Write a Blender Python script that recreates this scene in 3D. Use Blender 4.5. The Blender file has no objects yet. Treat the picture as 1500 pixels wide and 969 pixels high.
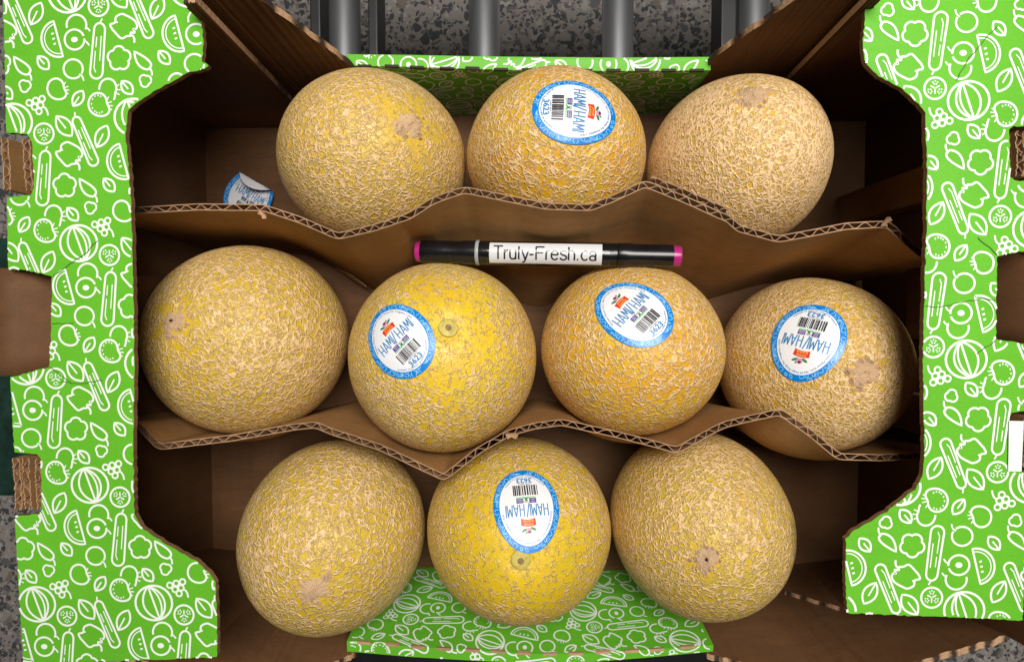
import bpy, bmesh, math, random
import numpy as np, time
_t0 = time.time()
from mathutils import Vector, Matrix
random.seed(7); rng = np.random.default_rng(11)
scene = bpy.context.scene
col = scene.collection

# ------------------------------------------------------------------ camera
F, CX, CY, H = 800.0, 750.0, 484.5, 0.50          # focal length and centre in photo pixels, camera height over the box floor
_d = np.array([25.0, 27.5, -F]); _d /= np.linalg.norm(_d)
_Z = -_d; _X = np.array([1.0, 0, 0]) - _Z[0]*_Z; _X /= np.linalg.norm(_X); _Y = np.cross(_Z, _X)
RCW = np.array([_X, _Y, _Z])
cam = bpy.data.cameras.new('camera'); cam_o = bpy.data.objects.new('camera', cam); col.objects.link(cam_o)
cam.sensor_width = 36.0; cam.lens = 36.0*F/1500.0; cam.clip_start = 0.01; cam.clip_end = 50.0
m4 = Matrix([[*RCW[0], 0], [*RCW[1], 0], [*RCW[2], H], [0, 0, 0, 1]])
cam_o.matrix_world = m4
scene.camera = cam_o
def p2w(px, py, z):
    v = RCW @ np.array([(px-CX)/F, -(py-CY)/F, -1.0])
    return np.array([0, 0, H]) + v*((z-H)/v[2])

# ------------------------------------------------------------------ light: store ceiling panels
world = bpy.data.worlds.new('World'); scene.world = world; world.use_nodes = True
bg = world.node_tree.nodes['Background']; bg.inputs[0].default_value = (0.92, 0.96, 1.0, 1); bg.inputs[1].default_value = 0.010
def area(name, loc, target, sx, sy, power, color):
    l = bpy.data.lights.new(name, 'AREA'); l.shape = 'RECTANGLE'; l.size = sx; l.size_y = sy; l.energy = power; l.color = color
    o = bpy.data.objects.new(name, l); col.objects.link(o); o.location = loc
    o.rotation_euler = (Vector(target)-Vector(loc)).to_track_quat('-Z', 'Y').to_euler(); return o
area('ceiling_light', (0.17, 0.36, 1.32), (0, 0, 0.1), 0.85, 0.5, 25.0, (1.0, 0.965, 0.90))
vs = scene.view_settings; vs.view_transform = 'Standard'; vs.look = 'None'; vs.exposure = 0.0; vs.gamma = 1.0; vs.use_curve_mapping = False

# ------------------------------------------------------------------ materials
def new_mat(name):
    m = bpy.data.materials.new(name); m.use_nodes = True
    nt = m.node_tree; return m, nt, nt.nodes['Principled BSDF']
def N(nt, t, **kw):
    n = nt.nodes.new(t)
    for k, v in kw.items():
        if k.startswith('i_'): n.inputs[k[2:].replace('_', ' ')].default_value = v
        else: setattr(n, k, v)
    return n
def L(nt, a, b): nt.links.new(a, b)
def ramp(nt, src, stops, interp='LINEAR'):
    r = nt.nodes.new('ShaderNodeValToRGB'); r.color_ramp.interpolation = interp
    e = r.color_ramp.elements
    while len(e) < len(stops): e.new(0.5)
    for k, (p, c) in enumerate(stops):
        e[k].position = p; e[k].color = (*c, 1) if len(c) == 3 else c
    L(nt, src, r.inputs[0]); return r
def math_n(nt, op, a, b=None, clamp=False):
    n = nt.nodes.new('ShaderNodeMath'); n.operation = op; n.use_clamp = clamp
    for i, x in enumerate((a, b)):
        if x is None: continue
        if isinstance(x, (int, float)): n.inputs[i].default_value = x
        else: L(nt, x, n.inputs[i])
    return n.outputs[0]
def mixc(nt, fac, a, b, mode='MIX'):
    n = nt.nodes.new('ShaderNodeMix'); n.data_type = 'RGBA'; n.blend_type = mode
    for s, x in ((n.inputs[0], fac), (n.inputs[6], a), (n.inputs[7], b)):
        if isinstance(x, (int, float)): s.default_value = x
        elif isinstance(x, tuple): s.default_value = (*x, 1)
        else: L(nt, x, s)
    return n.outputs[2]
def plain(name, c, rough=0.5, metal=0.0, spec=0.5, noise=0.0, nscale=200.0):
    m, nt, p = new_mat(name)
    p.inputs['Roughness'].default_value = rough; p.inputs['Metallic'].default_value = metal
    p.inputs['Specular IOR Level'].default_value = spec
    if noise:
        tc = N(nt, 'ShaderNodeTexCoord'); n = N(nt, 'ShaderNodeTexNoise', i_Scale=nscale, i_Detail=4.0)
        L(nt, tc.outputs['Object'], n.inputs['Vector'])
        r = ramp(nt, n.outputs[0], [(0.3, tuple(x*(1-noise) for x in c)), (0.7, tuple(min(1, x*(1+noise)) for x in c))])
        L(nt, r.outputs[0], p.inputs['Base Color'])
    else: p.inputs['Base Color'].default_value = (*c, 1)
    return m
def kraft(name, c, stretch=(1, 1, 0.12), fluting=True):
    m, nt, p = new_mat(name)
    tc = N(nt, 'ShaderNodeTexCoord')
    mp = N(nt, 'ShaderNodeMapping'); mp.inputs['Scale'].default_value = stretch
    L(nt, tc.outputs['Object'], mp.inputs['Vector'])
    n1 = N(nt, 'ShaderNodeTexNoise', i_Scale=900.0, i_Detail=3.0); L(nt, mp.outputs[0], n1.inputs['Vector'])
    n2 = N(nt, 'ShaderNodeTexNoise', i_Scale=22.0, i_Detail=5.0); L(nt, tc.outputs['Object'], n2.inputs['Vector'])
    n3 = N(nt, 'ShaderNodeTexNoise', i_Scale=140.0, i_Detail=2.0); L(nt, mp.outputs[0], n3.inputs['Vector'])
    s = math_n(nt, 'ADD', math_n(nt, 'MULTIPLY', n1.outputs[0], 0.35), math_n(nt, 'ADD', math_n(nt, 'MULTIPLY', n2.outputs[0], 0.4), math_n(nt, 'MULTIPLY', n3.outputs[0], 0.25)))
    r = ramp(nt, s, [(0.32, tuple(x*0.74 for x in c)), (0.5, c), (0.68, tuple(min(1, x*1.22) for x in c))])
    L(nt, r.outputs[0], p.inputs['Base Color'])
    wv = N(nt, 'ShaderNodeTexWave', i_Scale=31.0, i_Distortion=0.8); wv.bands_direction = 'X'; L(nt, tc.outputs['Object'], wv.inputs['Vector'])
    st_ = N(nt, 'ShaderNodeTexNoise', i_Scale=9.0, i_Detail=6.0); L(nt, tc.outputs['Object'], st_.inputs['Vector'])
    L(nt, mixc(nt, 0.55, r.outputs[0], ramp(nt, st_.outputs[0], [(0.36, (0.60, 0.57, 0.54)), (0.56, (1.0, 1.0, 1.0))]).outputs[0], 'MULTIPLY'), p.inputs['Base Color'])
    b = N(nt, 'ShaderNodeBump'); b.inputs['Strength'].default_value = 0.3; b.inputs['Distance'].default_value = 0.0006
    L(nt, math_n(nt, 'ADD', s, math_n(nt, 'MULTIPLY', wv.outputs[1], 0.45)), b.inputs['Height']); L(nt, b.outputs[0], p.inputs['Normal'])
    p.inputs['Roughness'].default_value = 0.66; p.inputs['Specular IOR Level'].default_value = 0.2
    return m
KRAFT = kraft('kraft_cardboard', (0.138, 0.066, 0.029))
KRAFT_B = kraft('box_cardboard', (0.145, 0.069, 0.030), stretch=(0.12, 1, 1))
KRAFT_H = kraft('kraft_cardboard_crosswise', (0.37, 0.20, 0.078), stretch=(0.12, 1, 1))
FEDGE = kraft('torn_flap_edge', (0.20, 0.115, 0.06), stretch=(1, 1, 1))
KEDGE = kraft('cut_cardboard_edge', (0.47, 0.285, 0.165), stretch=(1, 1, 1))
FLUTE = kraft('corrugated_medium', (0.36, 0.21, 0.12), stretch=(1, 1, 1))
def cut_edge():
    m, nt, p = new_mat('cut_corrugated_edge'); tc = N(nt, 'ShaderNodeTexCoord')
    w = N(nt, 'ShaderNodeTexWave', i_Scale=36.0, i_Distortion=2.5, i_Detail=2.0); w.bands_direction = 'X'; L(nt, tc.outputs['Object'], w.inputs['Vector'])
    n = N(nt, 'ShaderNodeTexNoise', i_Scale=420.0, i_Detail=3.0); L(nt, tc.outputs['Object'], n.inputs['Vector'])
    h = math_n(nt, 'ADD', math_n(nt, 'MULTIPLY', w.outputs[1], 0.7), math_n(nt, 'MULTIPLY', n.outputs[0], 0.5))
    r = ramp(nt, h, [(0.34, (0.035, 0.018, 0.010)), (0.52, (0.24, 0.13, 0.07)), (0.75, (0.44, 0.27, 0.15))]); L(nt, r.outputs[0], p.inputs['Base Color'])
    b = N(nt, 'ShaderNodeBump'); b.inputs['Distance'].default_value = 0.002; b.inputs['Strength'].default_value = 0.8; L(nt, h, b.inputs['Height']); L(nt, b.outputs[0], p.inputs['Normal'])
    p.inputs['Roughness'].default_value = 0.8; return m
CUT = cut_edge()
def green_mat(name, c):
    m, nt, p = new_mat(name)
    tc = N(nt, 'ShaderNodeTexCoord')
    n = N(nt, 'ShaderNodeTexNoise', i_Scale=14.0, i_Detail=6.0); L(nt, tc.outputs['Object'], n.inputs['Vector'])
    n2 = N(nt, 'ShaderNodeTexNoise', i_Scale=700.0, i_Detail=2.0); L(nt, tc.outputs['Object'], n2.inputs['Vector'])
    s = math_n(nt, 'ADD', math_n(nt, 'MULTIPLY', n.outputs[0], 0.6), math_n(nt, 'MULTIPLY', n2.outputs[0], 0.4))
    r = ramp(nt, s, [(0.3, tuple(x*0.88 for x in c)), (0.7, tuple(x*1.12 for x in c))])
    L(nt, r.outputs[0], p.inputs['Base Color'])
    # faint washboard of the flutes under the printed liner
    w = N(nt, 'ShaderNodeTexWave', i_Scale=33.0, i_Distortion=1.2); w.bands_direction = 'Y'; w.inputs['Detail Scale'].default_value = 2.0
    L(nt, tc.outputs['Object'], w.inputs['Vector'])
    b = N(nt, 'ShaderNodeBump'); b.inputs['Strength'].default_value = 0.35; b.inputs['Distance'].default_value = 0.0006
    h = math_n(nt, 'ADD', math_n(nt, 'MULTIPLY', w.outputs[1], 0.25), math_n(nt, 'MULTIPLY', n.outputs[0], 1.6))
    L(nt, h, b.inputs['Height']); L(nt, b.outputs[0], p.inputs['Normal'])
    p.inputs['Roughness'].default_value = 0.38; p.inputs['Specular IOR Level'].default_value = 0.4
    return m
GREEN = green_mat('green_printed_liner', (0.125, 0.45, 0.026))
WHITE = plain('white_print', (0.83, 0.86, 0.80), 0.42)
CRACK = plain('cracked_print', (0.05, 0.17, 0.015), 0.7)
PAPER = plain('white_sticker_paper', (0.80, 0.80, 0.83), 0.35, noise=0.02, nscale=60)
BLUE = plain('blue_sticker_border', (0.001, 0.205, 0.62), 0.32)
LBLUE = plain('pale_blue_doodle_ink', (0.36, 0.70, 0.90), 0.35)
INKB = plain('blue_ink', (0.012, 0.20, 0.46), 0.4)
INKK = plain('black_ink', (0.018, 0.018, 0.022), 0.4)
RED = plain('red_ink', (0.66, 0.035, 0.015), 0.4)
YEL = plain('yellow_ink', (0.85, 0.55, 0.10), 0.4)
PURP = plain('purple_ink', (0.10, 0.065, 0.26), 0.4)
GRNI = plain('green_ink', (0.02, 0.22, 0.06), 0.4)
PGRN = plain('pale_green_ink', (0.33, 0.60, 0.36), 0.4)
PINKI = plain('pink_ink', (0.60, 0.28, 0.40), 0.4)
PLUM = plain('plum_ink', (0.10, 0.01, 0.05), 0.4)
ORNG = plain('orange_ink', (0.75, 0.22, 0.03), 0.4)
BLACKP = plain('black_plastic', (0.006, 0.006, 0.007), 0.24, noise=0.35, nscale=90)
GREYP = plain('grey_plastic_ring', (0.32, 0.33, 0.34), 0.35)
MAG = plain('magenta_plastic', (0.40, 0.018, 0.17), 0.28)
LABEL = plain('white_paper_label', (0.78, 0.78, 0.80), 0.3)
def tape_mat():
    m, nt, p = new_mat('clear_tape'); nt.nodes.remove(p)
    t = N(nt, 'ShaderNodeBsdfTransparent'); t.inputs[0].default_value = (0.93, 0.93, 0.93, 1)
    g = N(nt, 'ShaderNodeBsdfGlossy'); g.inputs['Roughness'].default_value = 0.12
    n = N(nt, 'ShaderNodeTexNoise', i_Scale=160.0); tc = N(nt, 'ShaderNodeTexCoord'); L(nt, tc.outputs['Object'], n.inputs['Vector'])
    b = N(nt, 'ShaderNodeBump'); b.inputs['Strength'].default_value = 0.18; b.inputs['Distance'].default_value = 0.001
    L(nt, n.outputs[0], b.inputs['Height']); L(nt, b.outputs[0], g.inputs['Normal'])
    mx = N(nt, 'ShaderNodeMixShader'); mx.inputs[0].default_value = 0.03
    L(nt, t.outputs[0], mx.inputs[1]); L(nt, g.outputs[0], mx.inputs[2])
    L(nt, mx.outputs[0], nt.nodes['Material Output'].inputs['Surface']); return m
TAPE = tape_mat()
def steel_mat():
    m, nt, p = new_mat('zinc_plated_steel')
    tc = N(nt, 'ShaderNodeTexCoord'); mp = N(nt, 'ShaderNodeMapping'); mp.inputs['Scale'].default_value = (1, 0.15, 1)
    L(nt, tc.outputs['Object'], mp.inputs['Vector'])
    n = N(nt, 'ShaderNodeTexNoise', i_Scale=90.0, i_Detail=5.0); L(nt, mp.outputs[0], n.inputs['Vector'])
    r = ramp(nt, n.outputs[0], [(0.3, (0.20, 0.205, 0.215)), (0.7, (0.42, 0.43, 0.45))]); L(nt, r.outputs[0], p.inputs['Base Color'])
    r2 = ramp(nt, n.outputs[0], [(0.3, (0.5,)*3), (0.7, (0.34,)*3)]); L(nt, r2.outputs[0], p.inputs['Roughness'])
    p.inputs['Metallic'].default_value = 0.85; return m
STEEL = steel_mat()
BLACKM = plain('black_painted_steel', (0.012, 0.012, 0.013), 0.45, noise=0.3, nscale=40)
GREENM = plain('dark_green_painted_steel', (0.012, 0.040, 0.028), 0.5, noise=0.45, nscale=60)
def terrazzo():
    m, nt, p = new_mat('terrazzo')
    tc = N(nt, 'ShaderNodeTexCoord')
    wn = N(nt, 'ShaderNodeTexNoise', i_Scale=60.0, i_Detail=3.0); L(nt, tc.outputs['Object'], wn.inputs['Vector'])
    wv = N(nt, 'ShaderNodeVectorMath', operation='SCALE'); L(nt, wn.outputs['Color'], wv.inputs[0]); wv.inputs['Scale'].default_value = 0.022
    av = N(nt, 'ShaderNodeVectorMath', operation='ADD'); L(nt, tc.outputs['Object'], av.inputs[0]); L(nt, wv.outputs[0], av.inputs[1])
    c = None
    base = (0.50, 0.45, 0.42)
    for sc, thr, dark in ((36.0, 0.36, True), (70.0, 0.40, False), (130.0, 0.45, True)):
        v = N(nt, 'ShaderNodeTexVoronoi', i_Scale=sc); L(nt, av.outputs[0], v.inputs['Vector'])
        msk = ramp(nt, v.outputs['Distance'], [(thr-0.03, (1, 1, 1)), (thr+0.03, (0, 0, 0))])
        sep = N(nt, 'ShaderNodeSeparateColor'); L(nt, v.outputs['Color'], sep.inputs[0])
        pick = ramp(nt, sep.outputs[0], [(0.0, (0.12, 0.12, 0.13)), (0.45, (0.22, 0.215, 0.215)), (0.7, (0.34, 0.28, 0.24)), (0.85, (0.62, 0.59, 0.55))], 'CONSTANT')
        on = math_n(nt, 'MULTIPLY', msk.outputs[0], math_n(nt, 'GREATER_THAN', sep.outputs[1], 0.25))
        c = mixc(nt, on, base if c is None else c, pick.outputs[0])
    L(nt, c, p.inputs['Base Color']); p.inputs['Roughness'].default_value = 0.35; return m
TERRAZZO = terrazzo()

# ------------------------------------------------------------------ mesh helpers
def link(o, parent=None):
    col.objects.link(o)
    if parent is not None: o.parent = parent
    return o
def mesh_obj(name, verts, faces, mats, parent=None, mi=None, smooth=False):
    me = bpy.data.meshes.new(name)
    me.from_pydata([tuple(map(float, v)) for v in verts], [], [tuple(map(int, f)) for f in faces])
    if not isinstance(mats, (list, tuple)): mats = [mats]
    for m in mats: me.materials.append(m)
    if mi is not None: me.polygons.foreach_set('material_index', np.asarray(mi, dtype=np.int32))
    if smooth: me.polygons.foreach_set('use_smooth', np.ones(len(me.polygons), dtype=bool))
    me.update()
    o = bpy.data.objects.new(name, me); link(o, parent)
    if parent is not None: o.matrix_parent_inverse = Matrix.Translation(-Vector(parent.location))
    return o
def thing(name, label, cat, loc=(0, 0, 0), group=None):
    o = bpy.data.objects.new(name, None); o.location = loc; o.empty_display_size = 0.02; link(o)
    o['label'] = label; o['category'] = cat
    if group: o['group'] = group
    return o
def grid_faces(nu, nv, cu=False, off=0, flip=False):
    f = []
    for i in range(nu if cu else nu-1):
        for j in range(nv-1):
            a = i*nv+j; b = ((i+1) % nu)*nv+j
            q = (a+off, b+off, b+1+off, a+1+off); f.append(q[::-1] if flip else q)
    return f
def resample(poly, step, jit=0.0, closed=True):
    out = []; n = len(poly)
    for i in range(n if closed else n-1):
        a = np.asarray(poly[i], float); b = np.asarray(poly[(i+1) % n], float)
        k = max(1, int(round(np.linalg.norm(b-a)/step)))
        for j in range(k):
            p = a+(b-a)*j/k
            if jit: p = p+rng.uniform(-jit, jit, p.shape)
            out.append(p)
    if not closed: out.append(np.asarray(poly[-1], float))
    return out
def panel(name, outline, place, th, mats, parent, step=0.004, jit=0.0002, ragged=True):
    """a flat board: outline in its own 2-D plane, place(u, v, h) -> point; mats = (face at h=th, face at h=0, cut edge)"""
    pts = resample(outline, step, jit if ragged else 0.0)
    A = sum(pts[i][0]*pts[(i+1) % len(pts)][1]-pts[(i+1) % len(pts)][0]*pts[i][1] for i in range(len(pts)))
    if A < 0: pts = pts[::-1]
    n = len(pts)
    v = [place(p[0], p[1], th) for p in pts]+[place(p[0], p[1], 0.0) for p in pts]
    f = [tuple(range(n)), tuple(range(2*n-1, n-1, -1))]; mi = [0, 1]
    for i in range(n):
        j = (i+1) % n; f.append((i, i+n, j+n, j)); mi.append(2)
    o = mesh_obj(name, v, f, list(mats), parent, mi)
    bm = bmesh.new(); bm.from_mesh(o.data); bmesh.ops.recalc_face_normals(bm, faces=bm.faces)
    bmesh.ops.triangulate(bm, faces=[x for x in bm.faces if len(x.verts) > 4]); bm.to_mesh(o.data); bm.free()
    return o
def box(name, lo, hi, mat, parent=None, bev=0.0):
    bm = bmesh.new(); bmesh.ops.create_cube(bm, size=1.0)
    for v in bm.verts: v.co = Vector([lo[k]+(hi[k]-lo[k])*(v.co[k]+0.5) for k in range(3)])
    if bev: bmesh.ops.bevel(bm, geom=bm.edges[:], offset=bev, segments=2, affect='EDGES', profile=0.6)
    me = bpy.data.meshes.new(name); bm.to_mesh(me); bm.free(); me.materials.append(mat)
    o = bpy.data.objects.new(name, me); link(o, parent)
    if parent is not None: o.matrix_parent_inverse = Matrix.Translation(-Vector(parent.location))
    return o
def inside(p, poly):
    x, y = p; c = False; n = len(poly)
    for i in range(n):
        x1, y1 = poly[i]; x2, y2 = poly[(i+1) % n]
        if (y1 > y) != (y2 > y) and x < (x2-x1)*(y-y1)/(y2-y1)+x1: c = not c
    return c
def inside_many(P, poly):
    x, y = P[:, 0], P[:, 1]; q = np.asarray(poly, float); r = np.roll(q, -1, axis=0); c = np.zeros(len(P), bool)
    for (x1, y1), (x2, y2) in zip(q, r):
        if y1 == y2: continue
        c ^= ((y1 > y) != (y2 > y)) & (x < (x2-x1)*(y-y1)/(y2-y1)+x1)
    return c
def smoothstep(a, b, x):
    t = np.clip((x-a)/(b-a), 0, 1); return t*t*(3-2*t)

# ------------------------------------------------------------------ the printed fruit-and-vegetable doodles (2-D strokes, y down, 1 unit = 0.137 mm on the box)
def ell(cx, cy, rx, ry, a0=0, a1=360, rot=0, n=28):
    t = np.radians(np.linspace(a0, a1, n)); c, s = math.cos(math.radians(rot)), math.sin(math.radians(rot))
    x, y = rx*np.cos(t), ry*np.sin(t); return np.stack([cx+c*x-s*y, cy+s*x+c*y], 1)
def bez(*P, n=14):
    P = np.array(P, float); t = np.linspace(0, 1, n)[:, None]
    if len(P) == 3: return (1-t)**2*P[0]+2*t*(1-t)*P[1]+t*t*P[2]
    return (1-t)**3*P[0]+3*t*(1-t)**2*P[1]+3*t*t*(1-t)*P[2]+t**3*P[3]
def rot2(p, a):
    c, s = math.cos(math.radians(a)), math.sin(math.radians(a)); p = np.asarray(p, float)
    return np.stack([c*p[:, 0]-s*p[:, 1], s*p[:, 0]+c*p[:, 1]], 1)
def lobes(R, k, amp, n=70, ph=0):
    t = np.linspace(0, 2*math.pi, n); r = R*(1-amp+amp*np.abs(np.cos(k*(t+ph)/2))**0.7)
    return np.stack([r*np.cos(t), r*np.sin(t)], 1)
def i_ball():
    o = [(ell(0, 0, 84, 79), 10)]
    P, Q = np.array([-26, -75.]), np.array([26, 75.])
    o.append((np.array([P, (P+Q)/2, Q]), 9))
    for b, w in ((-104, 9), (66, 8), (106, 9)):
        nrm = np.array([0.945, -0.327])*b; o.append((bez(P, P*0.45+nrm*0.62, Q*0.45+nrm*0.62, Q), w))
    return o
def i_slice():
    o = [(ell(0, 0, 44, 44), 9)]
    for a in (90, 210, 330):
        o.append((rot2([[2, 0], [22, 0]], a+60), 6))
        for da, r in ((-16, 18), (-20, 27), (16, 18), (20, 27), (0, 30)): o.append((rot2([[r-3, 0], [r+3, 0]], a+da), 6))
    return o
def i_leaf(l, w, a):
    h = l/2; up = bez((-h, 0), (-h*0.3, -w), (h*0.5, -w*0.8), (h, 0)); dn = bez((h, 0), (h*0.5, w*0.8), (-h*0.3, w), (-h, 0))
    return [(rot2(np.vstack([up, dn[1:]]), a), 9), (rot2([[-h, 0], [h*0.25, 0]], a), 7)]
def i_wedge():
    a = ell(0, 0, 82, 78, 90, 270, n=26)*[0.92, 1]; b = ell(0, 0, 66, 64, 92, 268, n=22)*[0.92, 1]
    o = [(rot2(np.vstack([a, a[:1]]), -14)+[22, 0], 9), (rot2(b, -14)+[22, 0], 5)]
    for y in (-22, 0, 22): o.append((np.array([[y*0.2-4, y+2], [y*0.2+7, y-2]]), 8))
    return o
def i_plum():
    o = [(ell(0, 0, 44, 43, -5, 340), 9), (ell(0, 0, 10, 7), 10), (np.array([[-11, 0], [0, 0], [11, 0]]), 12), (bez((44, 6), (56, 10), (64, 26)), 7)]
    o += [(ell(10, -62, 44, 44, 165, 385), 9), (bez((50, -52), (62, -48), (70, -34)), 7)]
    return o
def i_cuke(l, w, a):
    h = l/2; r = w/2
    p = np.vstack([ell(0, -h+r, r*0.86, r, 180, 360, n=12), ell(0, h-r, r, r, 0, 180, n=12)]); p = np.vstack([p, p[:1]])
    o = [(rot2(p, a), 9), (rot2([[-r*0.4, h*0.0], [-r*0.42, h*0.62], [-r*0.1, h*0.78]], a), 5), (rot2([[r*0.35, -h*0.55], [r*0.4, h*0.35]], a), 5), (rot2([[-r*0.38, -h*0.5], [-r*0.38, -h*0.12]], a), 5), (rot2(bez((0, -h), (2, -h-10), (8, -h-20)), a), 7)]
    return o
def i_cherry(): return [(ell(0, 0, 43, 41, 50, 390), 9), (bez((26, 24), (42, 26), (46, 52)), 7)]
def i_flower(): return [(lobes(52, 5, 0.22, ph=0.35), 9)]
def i_clover(): return [(lobes(27, 3, 0.26, ph=0.3), 8)]
def i_chili():
    a = bez((-42, -46), (-40, 0), (-20, 30), (16, 32)); b = bez((16, 32), (44, 20), (40, -6), (-42, -46)); 
    return [(np.vstack([a, b[1:]]), 9), (bez((20, 26), (36, 32), (34, 58)), 8), (np.array([[20, 30], [30, 16]]), 7)]
def i_tomato(dots=False):
    a = bez((34, -14), (28, -64), (-46, -60), (-48, 0)); b = bez((-48, 0), (-46, 62), (46, 66), (46, 22)); c = bez((46, 22), (44, 8), (34, 4), (34, -14), n=6)
    o = [(np.vstack([a, b[1:], c[1:]]), 9)]
    for dx, dy, ex, ey in ((34, -14, 44, -32), (36, -4, 58, -10), (38, 6, 62, 8), (42, 14, 56, 26)): o.append((np.array([[dx, dy], [ex, ey]]), 5))
    if dots:
        for t in (150, 180, 215, 245, 275, 300): 
            q = ell(-6, -2, 28, 36, t, t+1, n=2)[0]; o.append((np.array([q-[3, 0], q+[3, 0]]), 7))
        for t in (60, 85, 110, 130): 
            q = ell(-2, 2, 28, 36, t, t+1, n=2)[0]; o.append((np.array([q-[3, 0], q+[3, 0]]), 7))
    return o
def i_tompair():
    o = i_tomato(True)
    a = bez((2, -62), (4, -128), (88, -122), (78, -58)); o.append((np.vstack([a, bez((78, -58), (70, -50), (76, -36), (66, -18), n=6)[1:]]), 9))
    for dx, dy, ex, ey in ((76, -72, 92, -84), (76, -62, 98, -60), (72, -50, 92, -40)): o.append((np.array([[dx, dy], [ex, ey]]), 5))
    return o
def i_grapes():
    o = [(ell(x, y, 14, 14, n=14), 8) for x, y in ((-32, -4), (0, -14), (32, -22), (-6, 16), (24, 8), (14, 36))]
    return o+[(bez((34, 14), (56, 22), (58, 56)), 8)]
def i_pepper():
    P = [(-58, 8), (-66, -14), (-42, -22), (-36, -50), (-8, -64), (14, -58), (56, -34), (72, -6), (64, 12), (52, 10), (58, 30), (38, 28), (36, 44), (16, 46), (-12, 56), (-46, 22)]
    P = np.array(P, float); n = len(P); pts = []
    for i in range(n):
        p0, p1, p2, p3 = P[i-1], P[i], P[(i+1) % n], P[(i+2) % n]
        for t in (0, 0.25, 0.5, 0.75): pts.append(0.5*((2*p1)+(-p0+p2)*t+(2*p0-5*p1+4*p2-p3)*t*t+(-p0+3*p1-3*p2+p3)*t**3))
    pts.append(pts[0])
    return [(np.array(pts), 9), (bez((40, 40), (60, 50), (54, 78)), 9), (np.array([[-42, -22], [-28, -26]]), 7)]
ICONS = [((0, 0), i_ball()), ((137, 52), i_slice()), ((-142, 82), i_leaf(104, 42, -62)), ((-68, 190), i_wedge()), ((27, 195), i_plum()),
         ((130, 245), i_cuke(238, 56, 6)), ((17, 320), i_cherry()), ((-116, 292), i_leaf(72, 34, 50)), ((224, 278), i_flower()),
         ((-206, 310), i_chili()), ((-58, 404), [(p*0.9, w) for p, w in i_tomato()]), ((35, 447), i_leaf(78, 34, -55)), ((129, 473), i_tompair()),
         ((-31, 565), i_leaf(108, 46, 52)), ((62, 632), i_cuke(226, 46, -22)), ((-14, 690), [(p*0.86, w) for p, w in i_pepper()]), ((-25, -127), i_leaf(72, 34, 50)),
         ((57, -155), i_clover()), ((104, -78), [(p*0.92, w) for p, w in i_grapes()])]
V1, V2 = np.array([280., 530.]), np.array([-259., 545.])
def ribbon(pts, w):
    pts = np.asarray(pts, float); n = len(pts)
    d = np.gradient(pts, axis=0) if n > 2 else np.repeat(pts[1:]-pts[:1], 2, axis=0)
    if n > 3 and np.allclose(pts[0], pts[-1]): d[0] = d[-1] = pts[1]-pts[-2]
    d /= np.maximum(np.linalg.norm(d, axis=1, keepdims=True), 1e-9)
    nr = np.stack([-d[:, 1], d[:, 0]], 1)*w/2
    return pts+nr, pts-nr
def strokes_to_mesh(strokes, place):
    """strokes: (points, width, layer) in a plane; place(array of uv, layer) -> points"""
    V, Fc = [], []; off = 0
    for pts, w, k in strokes:
        a, b = ribbon(pts, w); n = len(a)
        V.append(place(a, k)); V.append(place(b, k))
        Fc += [(off+i, off+i+1, off+n+i+1, off+n+i) for i in range(n-1)]; off += 2*n
    return (np.vstack(V) if V else np.zeros((0, 3))), Fc
def doodles(poly, anchor, unit, angle, flip_y=True, margin=0.0006, span=9, wmul=1.0, skip=None):
    """all doodles of the repeating print that fall inside poly (2-D, metres)"""
    poly = [tuple(p) for p in poly]; P = np.array(poly); lo, hi = P.min(0)-0.02, P.max(0)+0.02
    out = []; k = 0
    for i in range(-span, span+1):
        for j in range(-span, span+1):
            o = V1*i+V2*j
            for pos, ic in ICONS:
                c = rot2([o+np.array(pos)], angle)[0]*unit*([1, -1] if flip_y else [1, 1])+anchor
                if not (lo[0] < c[0] < hi[0] and lo[1] < c[1] < hi[1]): continue
                for pts, w in ic:
                    q = np.asarray(pts)+o+np.array(pos)
                    if len(q) == 2: q = np.array([q[0], (q[0]+q[1])/2, q[1]])
                    fine = []
                    for a, b in zip(q[:-1], q[1:]):
                        s = max(1, int(np.linalg.norm(b-a)*unit/0.0012)) if unit > 5e-5 else 1
                        fine += [a+(b-a)*t/s for t in range(s)]
                    fine.append(q[-1])
                    q = rot2(fine, angle)*unit*([1, -1] if flip_y else [1, 1])+anchor
                    run = []
                    ok = inside_many(q, poly)
                    if skip is not None: ok &= ~skip(q)
                    if not ok.any(): k += 1; continue
                    for p, good in zip(q, ok):
                        if good: run.append(p)
                        else:
                            if len(run) > 1: out.append((np.array(run), w*unit*wmul, k % 7))
                            run = []
                    if len(run) > 1: out.append((np.array(run), w*unit*wmul, k % 7))
                    k += 1
    return out

# ------------------------------------------------------------------ text as flat polygons
_TX = {}
def text2d(s, size, align='CENTER', bold=0.0, xs=1.0):
    key = (s, size, align, bold)
    if key in _TX: return _TX[key][0].copy(), _TX[key][1]
    cu = bpy.data.curves.new('t', 'FONT'); cu.body = s; cu.size = size; cu.align_x = align; cu.align_y = 'CENTER'; cu.offset = bold; cu.resolution_u = 2
    o = bpy.data.objects.new('t', cu); col.objects.link(o)
    dg = bpy.context.evaluated_depsgraph_get(); ev = o.evaluated_get(dg); me = ev.to_mesh()
    v = np.array([tuple(x.co) for x in me.vertices])[:, :2]*[xs, 1]; f = [tuple(p.vertices) for p in me.polygons]
    ev.to_mesh_clear(); bpy.data.objects.remove(o); bpy.data.curves.remove(cu)
    _TX[key] = (v, f); return v.copy(), f

# ------------------------------------------------------------------ floor of the shop
fl = mesh_obj('floor', [(-6, -6, -0.52), (6, -6, -0.52), (6, 6, -0.52), (-6, 6, -0.52)], [(0, 1, 2, 3)], TERRAZZO); fl['kind'] = 'structure'

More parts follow.
